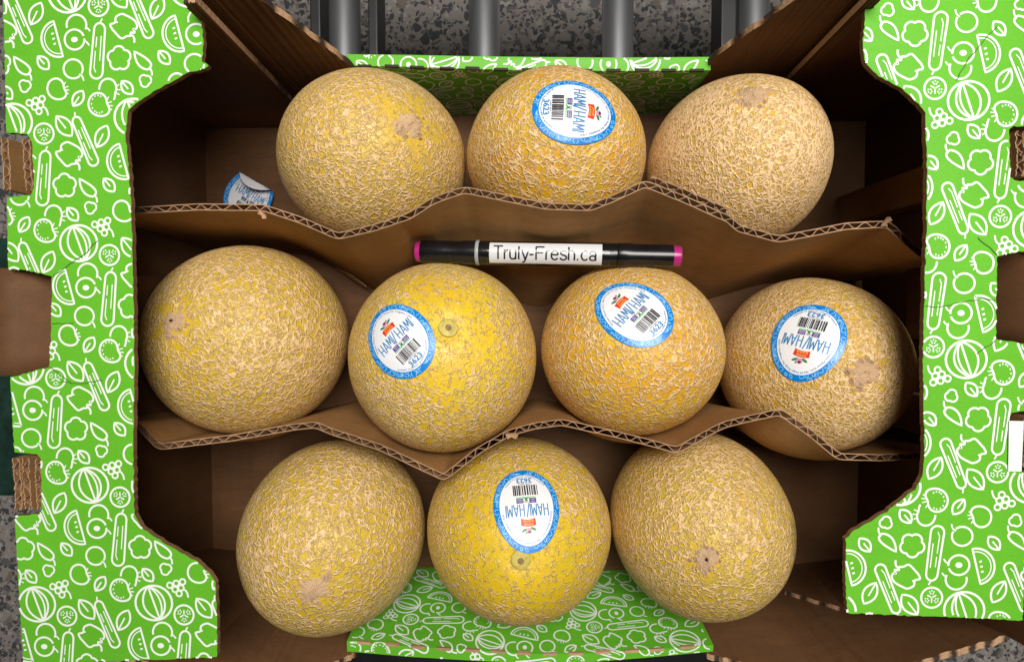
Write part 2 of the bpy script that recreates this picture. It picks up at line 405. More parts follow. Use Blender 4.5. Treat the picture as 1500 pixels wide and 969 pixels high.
# ------------------------------------------------------------------ roller conveyor under the box
RZ = -0.0055-0.0145
frame = thing('roller_stand', 'black steel frame holding the rollers under the fruit box', 'stand', (0, 0, -0.52))
box('front_rail', (-0.305, -0.372, -0.05), (0.285, -0.312, -0.004), BLACKM, frame, 0.002)
box('rear_rail', (-0.36, 0.47, -0.05), (0.36, 0.50, 0.0), BLACKM, frame, 0.002)
for x0, x1 in ((-0.206, -0.196), (-0.151, -0.142), (0.176, 0.190)):
    box('side_bar', (x0, -0.33, -0.046), (x1, 0.48, -0.016), BLACKM, frame, 0.0015)
box('shade_plate', (-0.40, 0.335, -0.002), (0.55, 0.51, 0.004), BLACKM, frame, 0.001)  # added plate out of view, only there to shade the floor behind the box
for lx in (-0.2, 0.183):
    for ly in (-0.12, 0.10): box('leg', (lx-0.014, ly-0.014, -0.52), (lx+0.014, ly+0.014, -0.044), BLACKM, frame, 0.002)
def lathe(profile, n, axis_o, axis_d, mat, name, parent, mi=None, mats=None):
    d = Vector(axis_d).normalized(); u = d.cross(Vector((0, 0, 1))); u = u.normalized() if u.length > 1e-4 else Vector((1, 0, 0)); w = u.cross(d)
    o = Vector(axis_o); V = []
    for s, r in profile:
        for k in range(n):
            a = 2*math.pi*k/n; V.append(o+d*s+(u*math.cos(a)+w*math.sin(a))*r)
    Fc = []
    for i in range(len(profile)-1):
        for k in range(n): Fc.append((i*n+k, i*n+(k+1) % n, (i+1)*n+(k+1) % n, (i+1)*n+k))
    Fc.append(tuple(range(n))[::-1]); Fc.append(tuple(range((len(profile)-1)*n, len(profile)*n)))
    ob = mesh_obj(name, V, Fc, mat, parent)
    me = ob.data
    for p in me.polygons: p.use_smooth = len(p.vertices) == 4
    bm = bmesh.new(); bm.from_mesh(me); bmesh.ops.recalc_face_normals(bm, faces=bm.faces)
    for e in bm.edges:
        if len(e.link_faces) == 2 and e.calc_face_angle() > 0.6: e.smooth = False
    bm.to_mesh(me); bm.free(); return ob
for k, (rx, lab) in enumerate(((-0.174, 'zinc conveyor roller between two black bars at the green wall end beside bare corner panel'), (-0.042, 'zinc conveyor roller beyond the gap between stemless scarred melon and stickered melon'),
                      (0.082, 'zinc conveyor roller behind the melon with blue sticker in the back row'), (0.206, 'zinc conveyor roller beside a single black bar near the raised cardboard corner'))):
    t = thing('conveyor_roller', lab, 'roller', (rx, 0, RZ), 'zinc rollers under the box')
    lathe([(-0.312, 0.0135), (-0.310, 0.0145), (0.468, 0.0145), (0.470, 0.0135)], 40, (rx, 0, RZ), (0, 1, 0), STEEL, 'tube', t)
    lathe([(-0.33, 0.005), (0.485, 0.005)], 12, (rx, 0, RZ), (0, 1, 0), BLACKM, 'axle', t)

# dark green steel stand beside the conveyor
st = thing('steel_stand', 'dark green painted steel stand beside the printed box flap with hand hole', 'stand', (-0.57, -0.06, -0.52))
box('post', (-0.64, -0.190, -0.501), (-0.524, 0.070, -0.09), GREENM, st, 0.004)
box('top_cap', (-0.65, -0.197, -0.09), (-0.520, 0.078, -0.06), GREENM, st, 0.005)
box('foot_plate', (-0.66, -0.21, -0.52), (-0.50, 0.09, -0.50), BLACKM, st, 0.003)

# ------------------------------------------------------------------ the fruit box
ZF = 0.177; TH = 0.0032
fb = thing('fruit_box', 'open brown corrugated fruit box with green printed flaps holding ten melons', 'fruit box', (0, 0, -0.0045))
YB0, YF0 = 0.1775, -0.238           # inner faces of the long walls at the floor
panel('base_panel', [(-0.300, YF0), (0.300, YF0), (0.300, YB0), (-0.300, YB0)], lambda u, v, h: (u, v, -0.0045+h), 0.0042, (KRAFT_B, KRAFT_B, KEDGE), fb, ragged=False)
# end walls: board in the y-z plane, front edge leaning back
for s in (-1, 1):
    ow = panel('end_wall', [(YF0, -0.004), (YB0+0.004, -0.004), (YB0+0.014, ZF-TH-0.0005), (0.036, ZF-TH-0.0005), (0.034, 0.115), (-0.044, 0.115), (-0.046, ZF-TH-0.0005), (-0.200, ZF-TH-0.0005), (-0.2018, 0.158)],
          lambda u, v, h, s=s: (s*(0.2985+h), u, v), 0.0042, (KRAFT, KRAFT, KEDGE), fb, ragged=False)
# green long walls (double board folded over) with the print facing inwards
def long_wall(inner_bot, inner_top, outer_top, xs, xs_bot, ztop, sgn, anchor_px, ang):
    """inner_top / outer_top: y for each x in xs along the fold"""
    n = len(xs); rows = 8; V = []; Fc = []; mi = []
    for i in range(n):
        for j in range(rows+1):
            t = j/rows; V.append((xs_bot[i]+(xs[i]-xs_bot[i])*t, inner_bot+(inner_top[i]-inner_bot)*t, ztop*t))
        V.append((xs[i], outer_top[i], ztop-0.0006)); V.append((xs_bot[i], inner_bot+sgn*0.011, 0.0))
    m = rows+3
    for i in range(n-1):
        for j in range(m-1):
            Fc.append((i*m+j, (i+1)*m+j, (i+1)*m+j+1, i*m+j+1)); mi.append(0 if j <= rows else 1)
    Fc.append(tuple(range(m))); Fc.append(tuple(range((n-1)*m, n*m))[::-1]); mi += [1, 1]
    o = mesh_obj('long_wall', V, Fc, [GREEN, KRAFT, KEDGE], fb, mi)
    bm = bmesh.new(); bm.from_mesh(o.data); bmesh.ops.recalc_face_normals(bm, faces=bm.faces); bm.to_mesh(o.data); bm.free()
    # print: u along the wall, v = distance up the inner face and then over the fold
    xs_a = np.array(xs); it = np.array(inner_top); ot = np.array(outer_top); Lh = math.hypot(ztop, it.mean()-inner_bot)
    dep = abs(ot.mean()-it.mean())
    def place(uv, k):
        u = uv[:, 0]; v = uv[:, 1]
        yi = np.interp(u, xs_a, it); yo = np.interp(u, xs_a, ot)
        t = np.clip(v/Lh, 0, 1); w = np.clip((v-Lh)/dep, 0, 1)
        y = inner_bot+(yi-inner_bot)*t+(yo-yi)*w; z = ztop*t-0.0006*w
        e = 0.00015+0.00002*k
        up = (v > Lh)
        ny = np.where(up, 0.0, -sgn*0.985); nz = np.where(up, 1.0, 0.17)
        return np.stack([u, y+ny*e, z+nz*e], 1)
    w0, w1 = min(xs)+0.002, max(xs)-0.002
    st_ = doodles([(w0, 0.003), (w1, 0.003), (w1, Lh+dep-0.0005), (w0, Lh+dep-0.0005)], np.array(anchor_px), 0.000137, ang, flip_y=True)
    # cut strokes exactly at the fold so that no ribbon bridges it
    st2 = []
    for pts, w, k in st_:
        run = [pts[0]]
        for a, b in zip(pts[:-1], pts[1:]):
            if (a[1] > Lh) != (b[1] > Lh):
                t = (Lh-a[1])/(b[1]-a[1]); c = a+(b-a)*t
                lo, hi = (c-[0, 1e-6], c+[0, 1e-6]); run.append(lo if a[1] <= Lh else hi)
                if len(run) > 1: st2.append((np.array(run), w, k))
                run = [hi if a[1] <= Lh else lo]
            run.append(b)
        if len(run) > 1: st2.append((np.array(run), w, k))
    V, Fc = strokes_to_mesh(st2, place)
    pr = mesh_obj('printed_pattern', V, Fc, WHITE, o)
    # perforation cuts along the fold
    V, Fc = [], []
    x = w0+0.006; q = 0
    while x < w1-0.012:
        l = 0.0105; dy = rng.uniform(-0.0004, 0.0004)
        for (xx, e) in ((x, 0), (x+l, 0)):
            yi = np.interp(xx, xs_a, it)
            V += [(xx, yi-sgn*0.0007+dy, ztop-0.0016), (xx, yi-sgn*0.0007, ztop+0.0005), (xx, yi+sgn*0.0011+dy, ztop+0.0005)]
        Fc += [(q, q+1, q+4, q+3), (q+1, q+2, q+5, q+4)]; q += 6; x += 0.0205+rng.uniform(-0.002, 0.002)
    mesh_obj('perforation', V, Fc, KEDGE if sgn < 0 else plain('shadowed_slot', (0.03, 0.02, 0.012), 0.8), o)
    return o
zb, zf = 0.092, 0.099
bx = [p2w(px, py, zb) for px, py in ((508, 96), (598, 98), (690, 101), (780, 103), (899, 104), (1041, 103))]
bo = [p2w(px, py, zb)[1] for px, py in ((508, 79), (598, 80), (690, 82), (780, 83), (899, 84), (1041, 83))]
XB = [p[0] for p in bx]
long_wall(YB0, [p[1] for p in bx], bo, XB, XB, zb, 1, (0.012, 0.062), 90)
fx = [p2w(px, py, zf) for px, py in ((508, 938), (600, 946), (700, 952), (780, 957), (863, 956), (950, 951), (1045, 944))]
fo = [p2w(px, py, zf)[1]-0.001 for px, py in ((508, 952), (600, 960), (700, 966), (780, 970), (863, 968), (950, 961), (1045, 952))]
XF = [p[0] for p in fx]
long_wall(YF0, [p[1] for p in fx], fo, XF, XF, zf, -1, (0.045, 0.055), -90)

# brown corner panels and the inner glue flaps of the end walls
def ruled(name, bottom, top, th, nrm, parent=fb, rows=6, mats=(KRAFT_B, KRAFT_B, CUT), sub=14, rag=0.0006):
    """a bent board between a bottom polyline and a top polyline, thickness th along nrm"""
    def dens(P):
        P = np.array(P, float); t = np.linspace(0, len(P)-1, (len(P)-1)*sub+1); return np.stack([np.interp(t, np.arange(len(P)), P[:, k]) for k in range(3)], 1)
    B, T = dens(bottom), dens(top); T = T+rng.uniform(-rag, rag, T.shape); n = len(B); nr = np.array(nrm, float); nr /= np.linalg.norm(nr)
    V = []
    for h in (0, th):
        for i in range(n):
            for j in range(rows+1): V.append(B[i]+(T[i]-B[i])*j/rows+nr*h)
    m = rows+1; Fc = grid_faces(n, m)+grid_faces(n, m, off=n*m, flip=True); mi = [0]*((n-1)*rows)+[1]*((n-1)*rows)
    for i in range(n-1):
        for j in (0, rows): Fc.append((i*m+j, (i+1)*m+j, n*m+(i+1)*m+j, n*m+i*m+j)); mi.append(2)
    for i in (0, n-1):
        for j in range(rows): Fc.append((i*m+j, i*m+j+1, n*m+i*m+j+1, n*m+i*m+j)); mi.append(2)
    o = mesh_obj(name, V, Fc, list(mats), parent, mi)
    bm = bmesh.new(); bm.from_mesh(o.data); bmesh.ops.recalc_face_normals(bm, faces=bm.faces); bm.to_mesh(o.data); bm.free(); return o
for s in (-1, 1):
    # back: outer corner panel with its slanting edge, and the inner flap in front of it
    b0 = YB0-0.0030; yt = YB0+0.004
    ruled('corner_panel', [(s*0.1265, b0, 0.0), (s*0.156, b0, 0), (s*0.185, b0, 0), (s*0.193, b0, 0), (s*0.196, b0, 0), (s*0.2975, b0, 0)],
          [(s*0.1295, yt-0.002, 0.098), (s*0.158, yt+0.001, 0.178), (s*0.185, yt+0.003, 0.200), (s*0.193, yt+0.003, 0.200), (s*0.196, yt+0.003, 0.170), (s*0.2975, yt+0.003, 0.170)], 0.0042, (0, 1, 0))
    ruled('glue_flap', [(s*0.194, b0-0.0056, 0.0), (s*0.1965, b0-0.0056, 0), (s*0.1985, b0-0.0056, 0), (s*0.2975, b0-0.0056, 0)],
          [(s*0.1865, b0-0.0020, 0.195), (s*0.193, b0-0.002, 0.195), (s*0.196, b0-0.0020, 0.170), (s*0.2975, b0-0.001, 0.170)], 0.0042, (0, 1, 0))
fr = [(1036, 956, .098), (1092, 970, .110), (1200, 990, .130), (1340, 969, .145), (1476, 929, .158)]
top = [p2w(*q) for q in fr]
ruled('corner_panel', [(0.126, YF0+0.0012, 0), (0.15, YF0+0.0012, 0), (0.196, YF0+0.0012, 0), (0.25, YF0+0.0012, 0), (0.297, YF0+0.004, 0)], top, 0.0042, (0, -1, 0.05))
fl_ = [(521, 954, .098), (488, 970, .108), (380, 995, .130), (240, 975, .145), (85, 935, .158)]
top = [p2w(*q) for q in fl_]
ruled('corner_panel', [(-0.124, YF0+0.0012, 0), (-0.15, YF0+0.0012, 0), (-0.196, YF0+0.0012, 0), (-0.25, YF0+0.0012, 0), (-0.297, YF0+0.004, 0)], top, 0.0042, (0, -1, 0.05))
# front glue flaps with their curved free edge
ruled('glue_flap', [(0.215, YF0+0.004, 0.0), (0.25, YF0+0.005, 0), (0.297, YF0+0.012, 0)],
      [p2w(1150, 869, .040), p2w(1238, 897, .075), (0.2965, -0.170, 0.155)], 0.0036, (0, 1, 0.2), sub=8)
ruled('glue_flap', [(-0.200, YF0+0.004, 0.0), (-0.23, YF0+0.005, 0), (-0.297, YF0+0.012, 0)],
      [p2w(397, 911, .070), p2w(322, 955, .110), (-0.2965, -0.175, 0.155)], 0.0036, (0, 1, 0.2), sub=8)

# the two printed top flaps
def flap(px_poly, anchor_px, ang, bites, creases):
    poly = [p2w(x, y, ZF)[:2] for x, y in px_poly]
    o = panel('top_flap', poly, lambda u, v, h: (u, v, ZF-TH+h), TH, (GREEN, KRAFT, FEDGE), fb, step=0.0022, jit=0.00038)
    a = p2w(*anchor_px, ZF)[:2]
    c = np.mean(poly, axis=0)
    inner = [tuple(np.array(p)) for p in poly]
    st_ = doodles(inner, a, 0.000137, ang, flip_y=True, span=6)
    V, Fc = strokes_to_mesh(st_, lambda uv, k: np.stack([uv[:, 0], uv[:, 1], np.full(len(uv), ZF+0.00012+0.00002*k)], 1))
    mesh_obj('printed_pattern', V, Fc, WHITE, o)
    for k, cr in enumerate(creases):
        q = [p2w(x, y, ZF)[:2] for x, y in cr]; q = np.array(resample(q, 0.002, 0.00035, closed=False))
        V, Fc = strokes_to_mesh([(q, 0.0005, k % 3)], lambda uv, k: np.stack([uv[:, 0], uv[:, 1], np.full(len(uv), ZF+0.0004+0.00003*k)], 1))
        mesh_obj('crease', V, Fc, CRACK, o)
    return o
LF = [(3, -45), (292, -45), (293, 0), (298, 63), (296, 90), (306, 97), (300, 101), (277, 106), (242, 125), (198, 151), (188, 163), (184, 196), (188, 240), (191, 281), (193, 337), (196, 450), (197, 560), (195, 640), (197, 752),
      (207, 772), (243, 796), (289, 822), (307, 840), (316, 852), (318, 905), (318, 962), (34, 972), (29, 890), (22, 755), (57, 752), (61, 744), (60, 672), (54, 664), (21, 662), (15, 552), (72, 537), (75, 480), (76, 404), (40, 396), (12, 394), (10, 289), (45, 285), (50, 275), (47, 208), (40, 197), (9, 194), (7, 100)]
flap(LF, (132, 710), 0, None, [[(143, 352), (128, 370), (112, 380), (90, 396), (78, 404)], [(76, 473), (92, 474), (108, 473)], [(72, 536), (85, 545), (98, 555), (106, 562)], [(90, 558), (120, 562), (150, 556)]])
RF = [(1530, -45), (1269, -45), (1269, 0), (1264, 63), (1267, 91), (1283, 109), (1322, 130), (1346, 153), (1355, 165), (1358, 245), (1357, 337), (1354, 430), (1352, 516), (1353, 600), (1354, 647), (1352, 696), (1340, 716), (1299, 749), (1252, 776), (1239, 789), (1238, 844), (1241, 897),
      (1330, 901), (1420, 904), (1498, 908), (1500, 860), (1512, 691), (1480, 689), (1477, 682), (1478, 610), (1483, 603), (1515, 602), (1518, 505), (1500, 503), (1459, 497), (1460, 430), (1461, 375), (1488, 369), (1522, 366), (1524, 268), (1487, 264), (1480, 258), (1479, 190), (1484, 185), (1526, 184)]
flap(RF, (1415, 526), 180, None, [[(1460, 373), (1448, 362), (1436, 352), (1432, 348)], [(1352, 448), (1375, 450), (1410, 442), (1440, 437), (1458, 440)], [(1459, 498), (1444, 508), (1430, 518)], [(1460, 40), (1440, 60), (1420, 85), (1400, 118)]])
# ------------------------------------------------------------------ corrugated sheet: two liners and the waved medium between them
def corrugated(parent, cx, cy, zt, bot_y, name_prefix='', half=0.0023, pitch=0.0102, rows=9, liner=0.00055, zjit=0.0004, ysheet=None, axis='x'):
    """cx: samples along the sheet, cy(z-fraction) -> y for each sample given by ysheet[row]"""
    n = len(cx); top = ysheet[-1]
    dx = np.gradient(cx); dy = np.gradient(top); ln = np.hypot(dx, dy)
    nx, ny = -dy/ln, dx/ln
    s = np.concatenate([[0], np.cumsum(np.hypot(np.diff(cx), np.diff(top)))])
    zj = np.interp(s, np.linspace(0, s[-1], 140), rng.uniform(-zjit, zjit, 140))
    m = len(ysheet)
    def P(i, j, off):
        q = (cx[i]+nx[i]*off, ysheet[j][i]+ny[i]*off, zt[i]*j/(m-1)+zj[i]*(j == m-1))
        return q if axis == 'x' else (q[1], q[0], q[2])
    def sheet(nm, o0, o1, mats):
        V = []; Fc = []; mi = []
        for o in (o0, o1):
            for i in range(n):
                for j in range(m): V.append(P(i, j, o[i]))
        Fc = grid_faces(n, m)+grid_faces(n, m, off=n*m, flip=True); mi = [0]*len(Fc)
        for i in range(n-1): Fc.append((i*m+m-1, (i+1)*m+m-1, n*m+(i+1)*m+m-1, n*m+i*m+m-1)); mi.append(1)
        for i in (0, n-1):
            for j in range(m-1): Fc.append((i*m+j, i*m+j+1, n*m+i*m+j+1, n*m+i*m+j)); mi.append(1)
        ob = mesh_obj(nm, V, Fc, mats, parent, mi, smooth=False)
        bm = bmesh.new(); bm.from_mesh(ob.data); bmesh.ops.recalc_face_normals(bm, faces=bm.faces)
        for f in bm.faces: f.smooth = f.material_index == 0
        for e in bm.edges:
            if len(e.link_faces) == 2 and e.link_faces[0].material_index != e.link_faces[1].material_index: e.smooth = False
        bm.to_mesh(ob.data); bm.free(); return ob
    one = np.ones(n)
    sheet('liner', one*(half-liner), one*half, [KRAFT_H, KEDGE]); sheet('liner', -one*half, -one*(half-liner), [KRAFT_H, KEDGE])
    ph = 2*math.pi*s/pitch+1.3*np.sin(s*41.0)+0.8*np.sin(s*97.0)+0.4*np.sin(s*233.0)+np.interp(s, np.linspace(0, s[-1], 90), rng.uniform(-0.9, 0.9, 90))
    amp = np.interp(s, np.linspace(0, s[-1], 60), rng.uniform(0.72, 1.0, 60)); w = amp*np.sign(np.sin(ph))*np.abs(np.sin(ph))**0.85*(half-liner*0.8)
    slope = np.abs(np.cos(ph)); tk = 0.00020+0.00022*slope
    sheet('fluting', w-tk, w+tk, [FLUTE, FLUTE])

# ------------------------------------------------------------------ melons: ellipsoids lying on the box floor
#        x       y        ax      ay      az
MEL = dict(A=(-0.1187, 0.1145, 0.0692, 0.0640, 0.078), B=(0.0199, 0.1165, 0.0671, 0.0612, 0.078), C=(0.1529, 0.1084, 0.0627, 0.0627, 0.078),
           D=(-0.2205, -0.0220, 0.0748, 0.0738, 0.073), E=(-0.0660, -0.0340, 0.0713, 0.0727, 0.078), G=(0.0775, -0.0282, 0.0684, 0.0656, 0.076), I=(0.2139, -0.0400, 0.0640, 0.0660, 0.074),
           J=(-0.1525, -0.1730, 0.0688, 0.0708, 0.078), K=(-0.0079, -0.1656, 0.0704, 0.0671, 0.078), M=(0.1300, -0.1607, 0.0662, 0.0677, 0.078))
def lump(n, seed):
    a = rng_l[seed]; x, y, z = n[..., 0], n[..., 1], n[..., 2]
    return 0.0055*np.sin(2.3*x+a[0])*np.sin(2.1*y+a[1])+0.0045*np.sin(4.1*z+3.0*x+a[2])+0.003*np.sin(5.3*y-4.7*x+a[3])*np.sin(4.9*z+a[4])+0.0016*np.sin(11*x+a[5])*np.sin(12*y+a[1])*np.sin(10*z+a[2])
rng_l = {k: np.random.default_rng(i+3).uniform(0, 6.28, 6) for i, k in enumerate(MEL)}
def surf(k, n):
    x, y, a, b, c = MEL[k]; n = n/np.linalg.norm(n, axis=-1, keepdims=True)
    return np.array([x, y, c+0.0003])+n*np.array([a, b, c])*(1+lump(n, k))[..., None]
def nrm_of(k, n):
    _, _, a, b, c = MEL[k]; g = n/np.array([a, b, c]); return g/np.linalg.norm(g, axis=-1, keepdims=True)
def hit(k, px, py):
    """unit parameter vector where the ray through a photo pixel meets the melon"""
    x, y, a, b, c = MEL[k]; o = np.array([0, 0, H]); d = RCW @ np.array([(px-CX)/F, -(py-CY)/F, -1.0])
    S = np.array([a, b, c]); oo = (o-[x, y, c])/S; dd = d/S
    A, B, C = dd@dd, 2*oo@dd, oo@oo-1; q = max(B*B-4*A*C, 0); t = (-B-math.sqrt(q))/(2*A); n = oo+dd*t; return n/np.linalg.norm(n)
def melon_mat(name, skin, skin2, net, scale, cover, width, warp):
    scale *= 1.16
    m, nt, p = new_mat(name)
    at = N(nt, 'ShaderNodeAttribute', attribute_name='net_co'); dn = N(nt, 'ShaderNodeAttribute', attribute_name='net_amount')
    co = at.outputs['Vector']
    wn = N(nt, 'ShaderNodeTexNoise', i_Scale=scale*0.55, i_Detail=3.0); L(nt, co, wn.inputs['Vector'])
    sb = N(nt, 'ShaderNodeVectorMath', operation='SUBTRACT'); L(nt, wn.outputs['Color'], sb.inputs[0]); sb.inputs[1].default_value = (0.5, 0.5, 0.5)
    sc = N(nt, 'ShaderNodeVectorMath', operation='SCALE'); L(nt, sb.outputs[0], sc.inputs[0]); sc.inputs['Scale'].default_value = warp
    ad = N(nt, 'ShaderNodeVectorMath', operation='ADD'); L(nt, co, ad.inputs[0]); L(nt, sc.outputs[0], ad.inputs[1])
    # stretch the net a little along the melon
    mp = N(nt, 'ShaderNodeMapping'); mp.inputs['Scale'].default_value = (1, 1, 0.86); L(nt, ad.outputs[0], mp.inputs['Vector'])
    wob_n = N(nt, 'ShaderNodeTexNoise', i_Scale=scale*1.0, i_Detail=1.0); L(nt, co, wob_n.inputs['Vector'])
    bk_n = N(nt, 'ShaderNodeTexNoise', i_Scale=scale*0.9, i_Detail=1.0); L(nt, ad.outputs[0], bk_n.inputs['Vector'])
    wob_s = N(nt, 'ShaderNodeSeparateColor'); L(nt, wob_n.outputs['Color'], wob_s.inputs[0])
    bk_s = N(nt, 'ShaderNodeSeparateColor'); L(nt, bk_n.outputs['Color'], bk_s.inputs[0])
    chan = [0]
    def net_layer(s, wd, thr, brk):
        ci = chan[0]; chan[0] += 1
        v = N(nt, 'ShaderNodeTexVoronoi', feature='DISTANCE_TO_EDGE', i_Scale=s); L(nt, mp.outputs[0], v.inputs['Vector'])
        wd_ = math_n(nt, 'MULTIPLY', math_n(nt, 'MULTIPLY', math_n(nt, 'ADD', math_n(nt, 'MULTIPLY', wob_s.outputs[ci], 1.8), 0.1), math_n(nt, 'ADD', math_n(nt, 'MULTIPLY', dn.outputs['Fac'], 0.65), 0.35)), wd)
        r = math_n(nt, 'SUBTRACT', 1.0, math_n(nt, 'DIVIDE', v.outputs['Distance'], wd_), True)
        # where the net breaks up: threshold moves with the painted amount
        t = math_n(nt, 'SUBTRACT', math_n(nt, 'ADD', bk_s.outputs[ci], math_n(nt, 'MULTIPLY', dn.outputs['Fac'], 0.45)), thr)
        t = math_n(nt, 'MULTIPLY', t, brk, True)
        return math_n(nt, 'MULTIPLY', r, math_n(nt, 'MULTIPLY', t, math_n(nt, 'ADD', math_n(nt, 'MULTIPLY', dn.outputs['Fac'], 0.6), 0.4)), True)
    width = width*0.90
    a = net_layer(scale, width, 0.83-cover*0.18, 4.5)
    b = net_layer(scale*1.75, width*0.95, 0.98-cover*0.20, 4.0)
    c = net_layer(scale*0.55, width*0.5, 0.86-cover*0.18, 4.0)
    vf = N(nt, 'ShaderNodeTexVoronoi', feature='DISTANCE_TO_EDGE', i_Scale=scale*2.3); L(nt, mp.outputs[0], vf.inputs['Vector'])
    fd = math_n(nt, 'SUBTRACT', 1.0, math_n(nt, 'DIVIDE', vf.outputs['Distance'], width*0.9), True)
    fd = math_n(nt, 'MULTIPLY', fd, math_n(nt, 'MULTIPLY', math_n(nt, 'SUBTRACT', wob_s.outputs[2], 0.40), 2.6, True))
    h = math_n(nt, 'MAXIMUM', math_n(nt, 'MAXIMUM', math_n(nt, 'MAXIMUM', a, math_n(nt, 'MULTIPLY', fd, 0.75)), math_n(nt, 'MULTIPLY', b, 0.85)), math_n(nt, 'MULTIPLY', c, 0.8))
    hs = N(nt, 'ShaderNodeMapRange', interpolation_type='SMOOTHSTEP'); hs.inputs['From Min'].default_value = 0.02; hs.inputs['From Max'].default_value = 0.85; L(nt, h, hs.inputs['Value'])
    hc = N(nt, 'ShaderNodeMapRange', interpolation_type='SMOOTHSTEP'); hc.inputs['From Min'].default_value = 0.08; hc.inputs['From Max'].default_value = 0.55; L(nt, h, hc.inputs['Value'])
    big = N(nt, 'ShaderNodeTexNoise', i_Scale=2.1, i_Detail=3.0); L(nt, co, big.inputs['Vector'])
    skc = ramp(nt, big.outputs[0], [(0.34, skin), (0.66, skin2)])
    fine = N(nt, 'ShaderNodeTexNoise', i_Scale=60.0, i_Detail=1.5); L(nt, co, fine.inputs['Vector'])
    md = N(nt, 'ShaderNodeTexNoise', i_Scale=7.0, i_Detail=5.0); L(nt, co, md.inputs['Vector'])
    sk0 = mixc(nt, ramp(nt, md.outputs[0], [(0.50, (0, 0, 0)), (0.74, (0.38,)*3)]).outputs[0], skc.outputs[0], (0.50, 0.42, 0.04))
    sk = mixc(nt, 0.45, sk0, ramp(nt, fine.outputs[0], [(0.3, (0.62,)*3), (0.7, (1.0,)*3)]).outputs[0], 'MULTIPLY')
    f2 = N(nt, 'ShaderNodeTexNoise', i_Scale=38.0, i_Detail=4.0); L(nt, co, f2.inputs['Vector'])
    nc = ramp(nt, f2.outputs[0], [(0.3, tuple(x*0.74 for x in net)), (0.5, net), (0.72, tuple(min(1, x*1.18) for x in net))])
    L(nt, mixc(nt, hc.outputs[0], sk, nc.outputs[0]), p.inputs['Base Color'])
    ht = math_n(nt, 'ADD', hs.outputs[0], math_n(nt, 'MULTIPLY', fine.outputs[0], 0.16))
    bp = N(nt, 'ShaderNodeBump'); bp.inputs['Strength'].default_value = 1.0; bp.inputs['Distance'].default_value = 0.00062
    L(nt, ht, bp.inputs['Height']); L(nt, bp.outputs[0], p.inputs['Normal'])
    rr = N(nt, 'ShaderNodeMapRange'); rr.inputs['To Min'].default_value = 0.40; rr.inputs['To Max'].default_value = 0.52; L(nt, hc.outputs[0], rr.inputs['Value']); L(nt, rr.outputs[0], p.inputs['Roughness'])
    p.inputs['Specular IOR Level'].default_value = 0.6
    p.inputs['Subsurface Weight'].default_value = 0.0
    return m
CORK = kraft('corky_scar', (0.55, 0.37, 0.22), stretch=(1, 1, 1))
PIT = plain('dark_pit', (0.05, 0.03, 0.015), 0.8)
STUB = plain('dry_stem', (0.26, 0.17, 0.07), 0.8, noise=0.4, nscale=500)
STEMD = plain('stem_disc', (0.50, 0.40, 0.08), 0.5, noise=0.25, nscale=300)
def basis(n):
    t = np.array([0, 0, 1.0]) if abs(n[2]) < 0.9 else np.array([1.0, 0, 0])
    u = np.cross(t, n); u /= np.linalg.norm(u); return u, np.cross(n, u)
def drape(k, n0, U, V_, uv, h):
    """lay plane coordinates uv (metres) on the melon around n0"""
    S = np.array(MEL[k][2:]); P0 = surf(k, n0); c = np.array([MEL[k][0], MEL[k][1], MEL[k][4]+0.0003])
    N0 = nrm_of(k, n0); uv = np.asarray(uv, float)
    r2 = (uv**2).sum(1)
    q = P0+uv[:, :1]*U+uv[:, 1:2]*V_-N0*(r2/(2*0.07))[:, None]
    n = (q-c)/S; n /= np.linalg.norm(n, axis=1, keepdims=True)
    return surf(k, n)+nrm_of(k, n)*np.asarray(h).reshape(-1, 1)
def scar(name, k, n0, rad, mat, parent, hgt, seed, aspect=1.0):
    g = np.random.default_rng(seed+40); main = patch(name, k, n0, rad, mat, parent, 0.16, hgt, seed, aspect)
    N0 = nrm_of(k, n0); U, V_ = basis(N0); bits = [main.data]
    for i in range(13):
        a = g.uniform(0, 6.28); r = rad*g.uniform(0.75, 1.45); n1 = n0+(U*math.cos(a)*aspect+V_*math.sin(a))*r/0.07
        o = patch('bit', k, n1/np.linalg.norm(n1), rad*g.uniform(0.10, 0.34), mat, parent, 0.22, hgt*g.uniform(0.5, 0.9), seed+i*7, g.uniform(0.5, 1.6)); bits.append(o.data); bpy.data.objects.remove(o)
    V, Fc = [], []
    for me in bits:
        off = len(V); V += [tuple(v.co) for v in me.vertices]; Fc += [tuple(i+off for i in p.vertices) for p in me.polygons]
    mw = main.matrix_parent_inverse.copy(); bpy.data.objects.remove(main)
    o = mesh_obj(name, V, Fc, mat, parent, smooth=True); o['kind'] = 'stuff'; return o
def patch(name, k, n0, rad, mat, parent, irregular=0.35, hgt=0.0008, seed=0, aspect=1.0, fingers=26):
    g = np.random.default_rng(seed); nr_, nt_ = 14, 110; N0 = nrm_of(k, n0); U, V_ = basis(N0)
    th = np.linspace(0, 2*math.pi, nt_, endpoint=False)
    R = np.clip(1+irregular*sum(g.uniform(-1, 1)/(1+0.10*f)*np.cos(f*th+g.uniform(0, 6.28)) for f in range(2, 2+fingers)), 0.6, 1.5)
    uv = [(0, 0)]; h = [hgt]
    for i in range(1, nr_+1):
        r = i/nr_
        for j in range(nt_):
            uv.append((rad*R[j]*r*math.cos(th[j])*aspect, rad*R[j]*r*math.sin(th[j]))); h.append(hgt*(1-r**3)*(0.45+1.1*g.random())-0.0003*(r == 1))
    P = drape(k, n0, U, V_, uv, h)
    Fc = [(0, 1+j, 1+(j+1) % nt_) for j in range(nt_)]
    for i in range(nr_-1):
        for j in range(nt_): a = 1+i*nt_+j; b = 1+i*nt_+(j+1) % nt_; Fc.append((a, a+nt_, b+nt_, b))
    return mesh_obj(name, P, Fc, mat, parent, smooth=True)

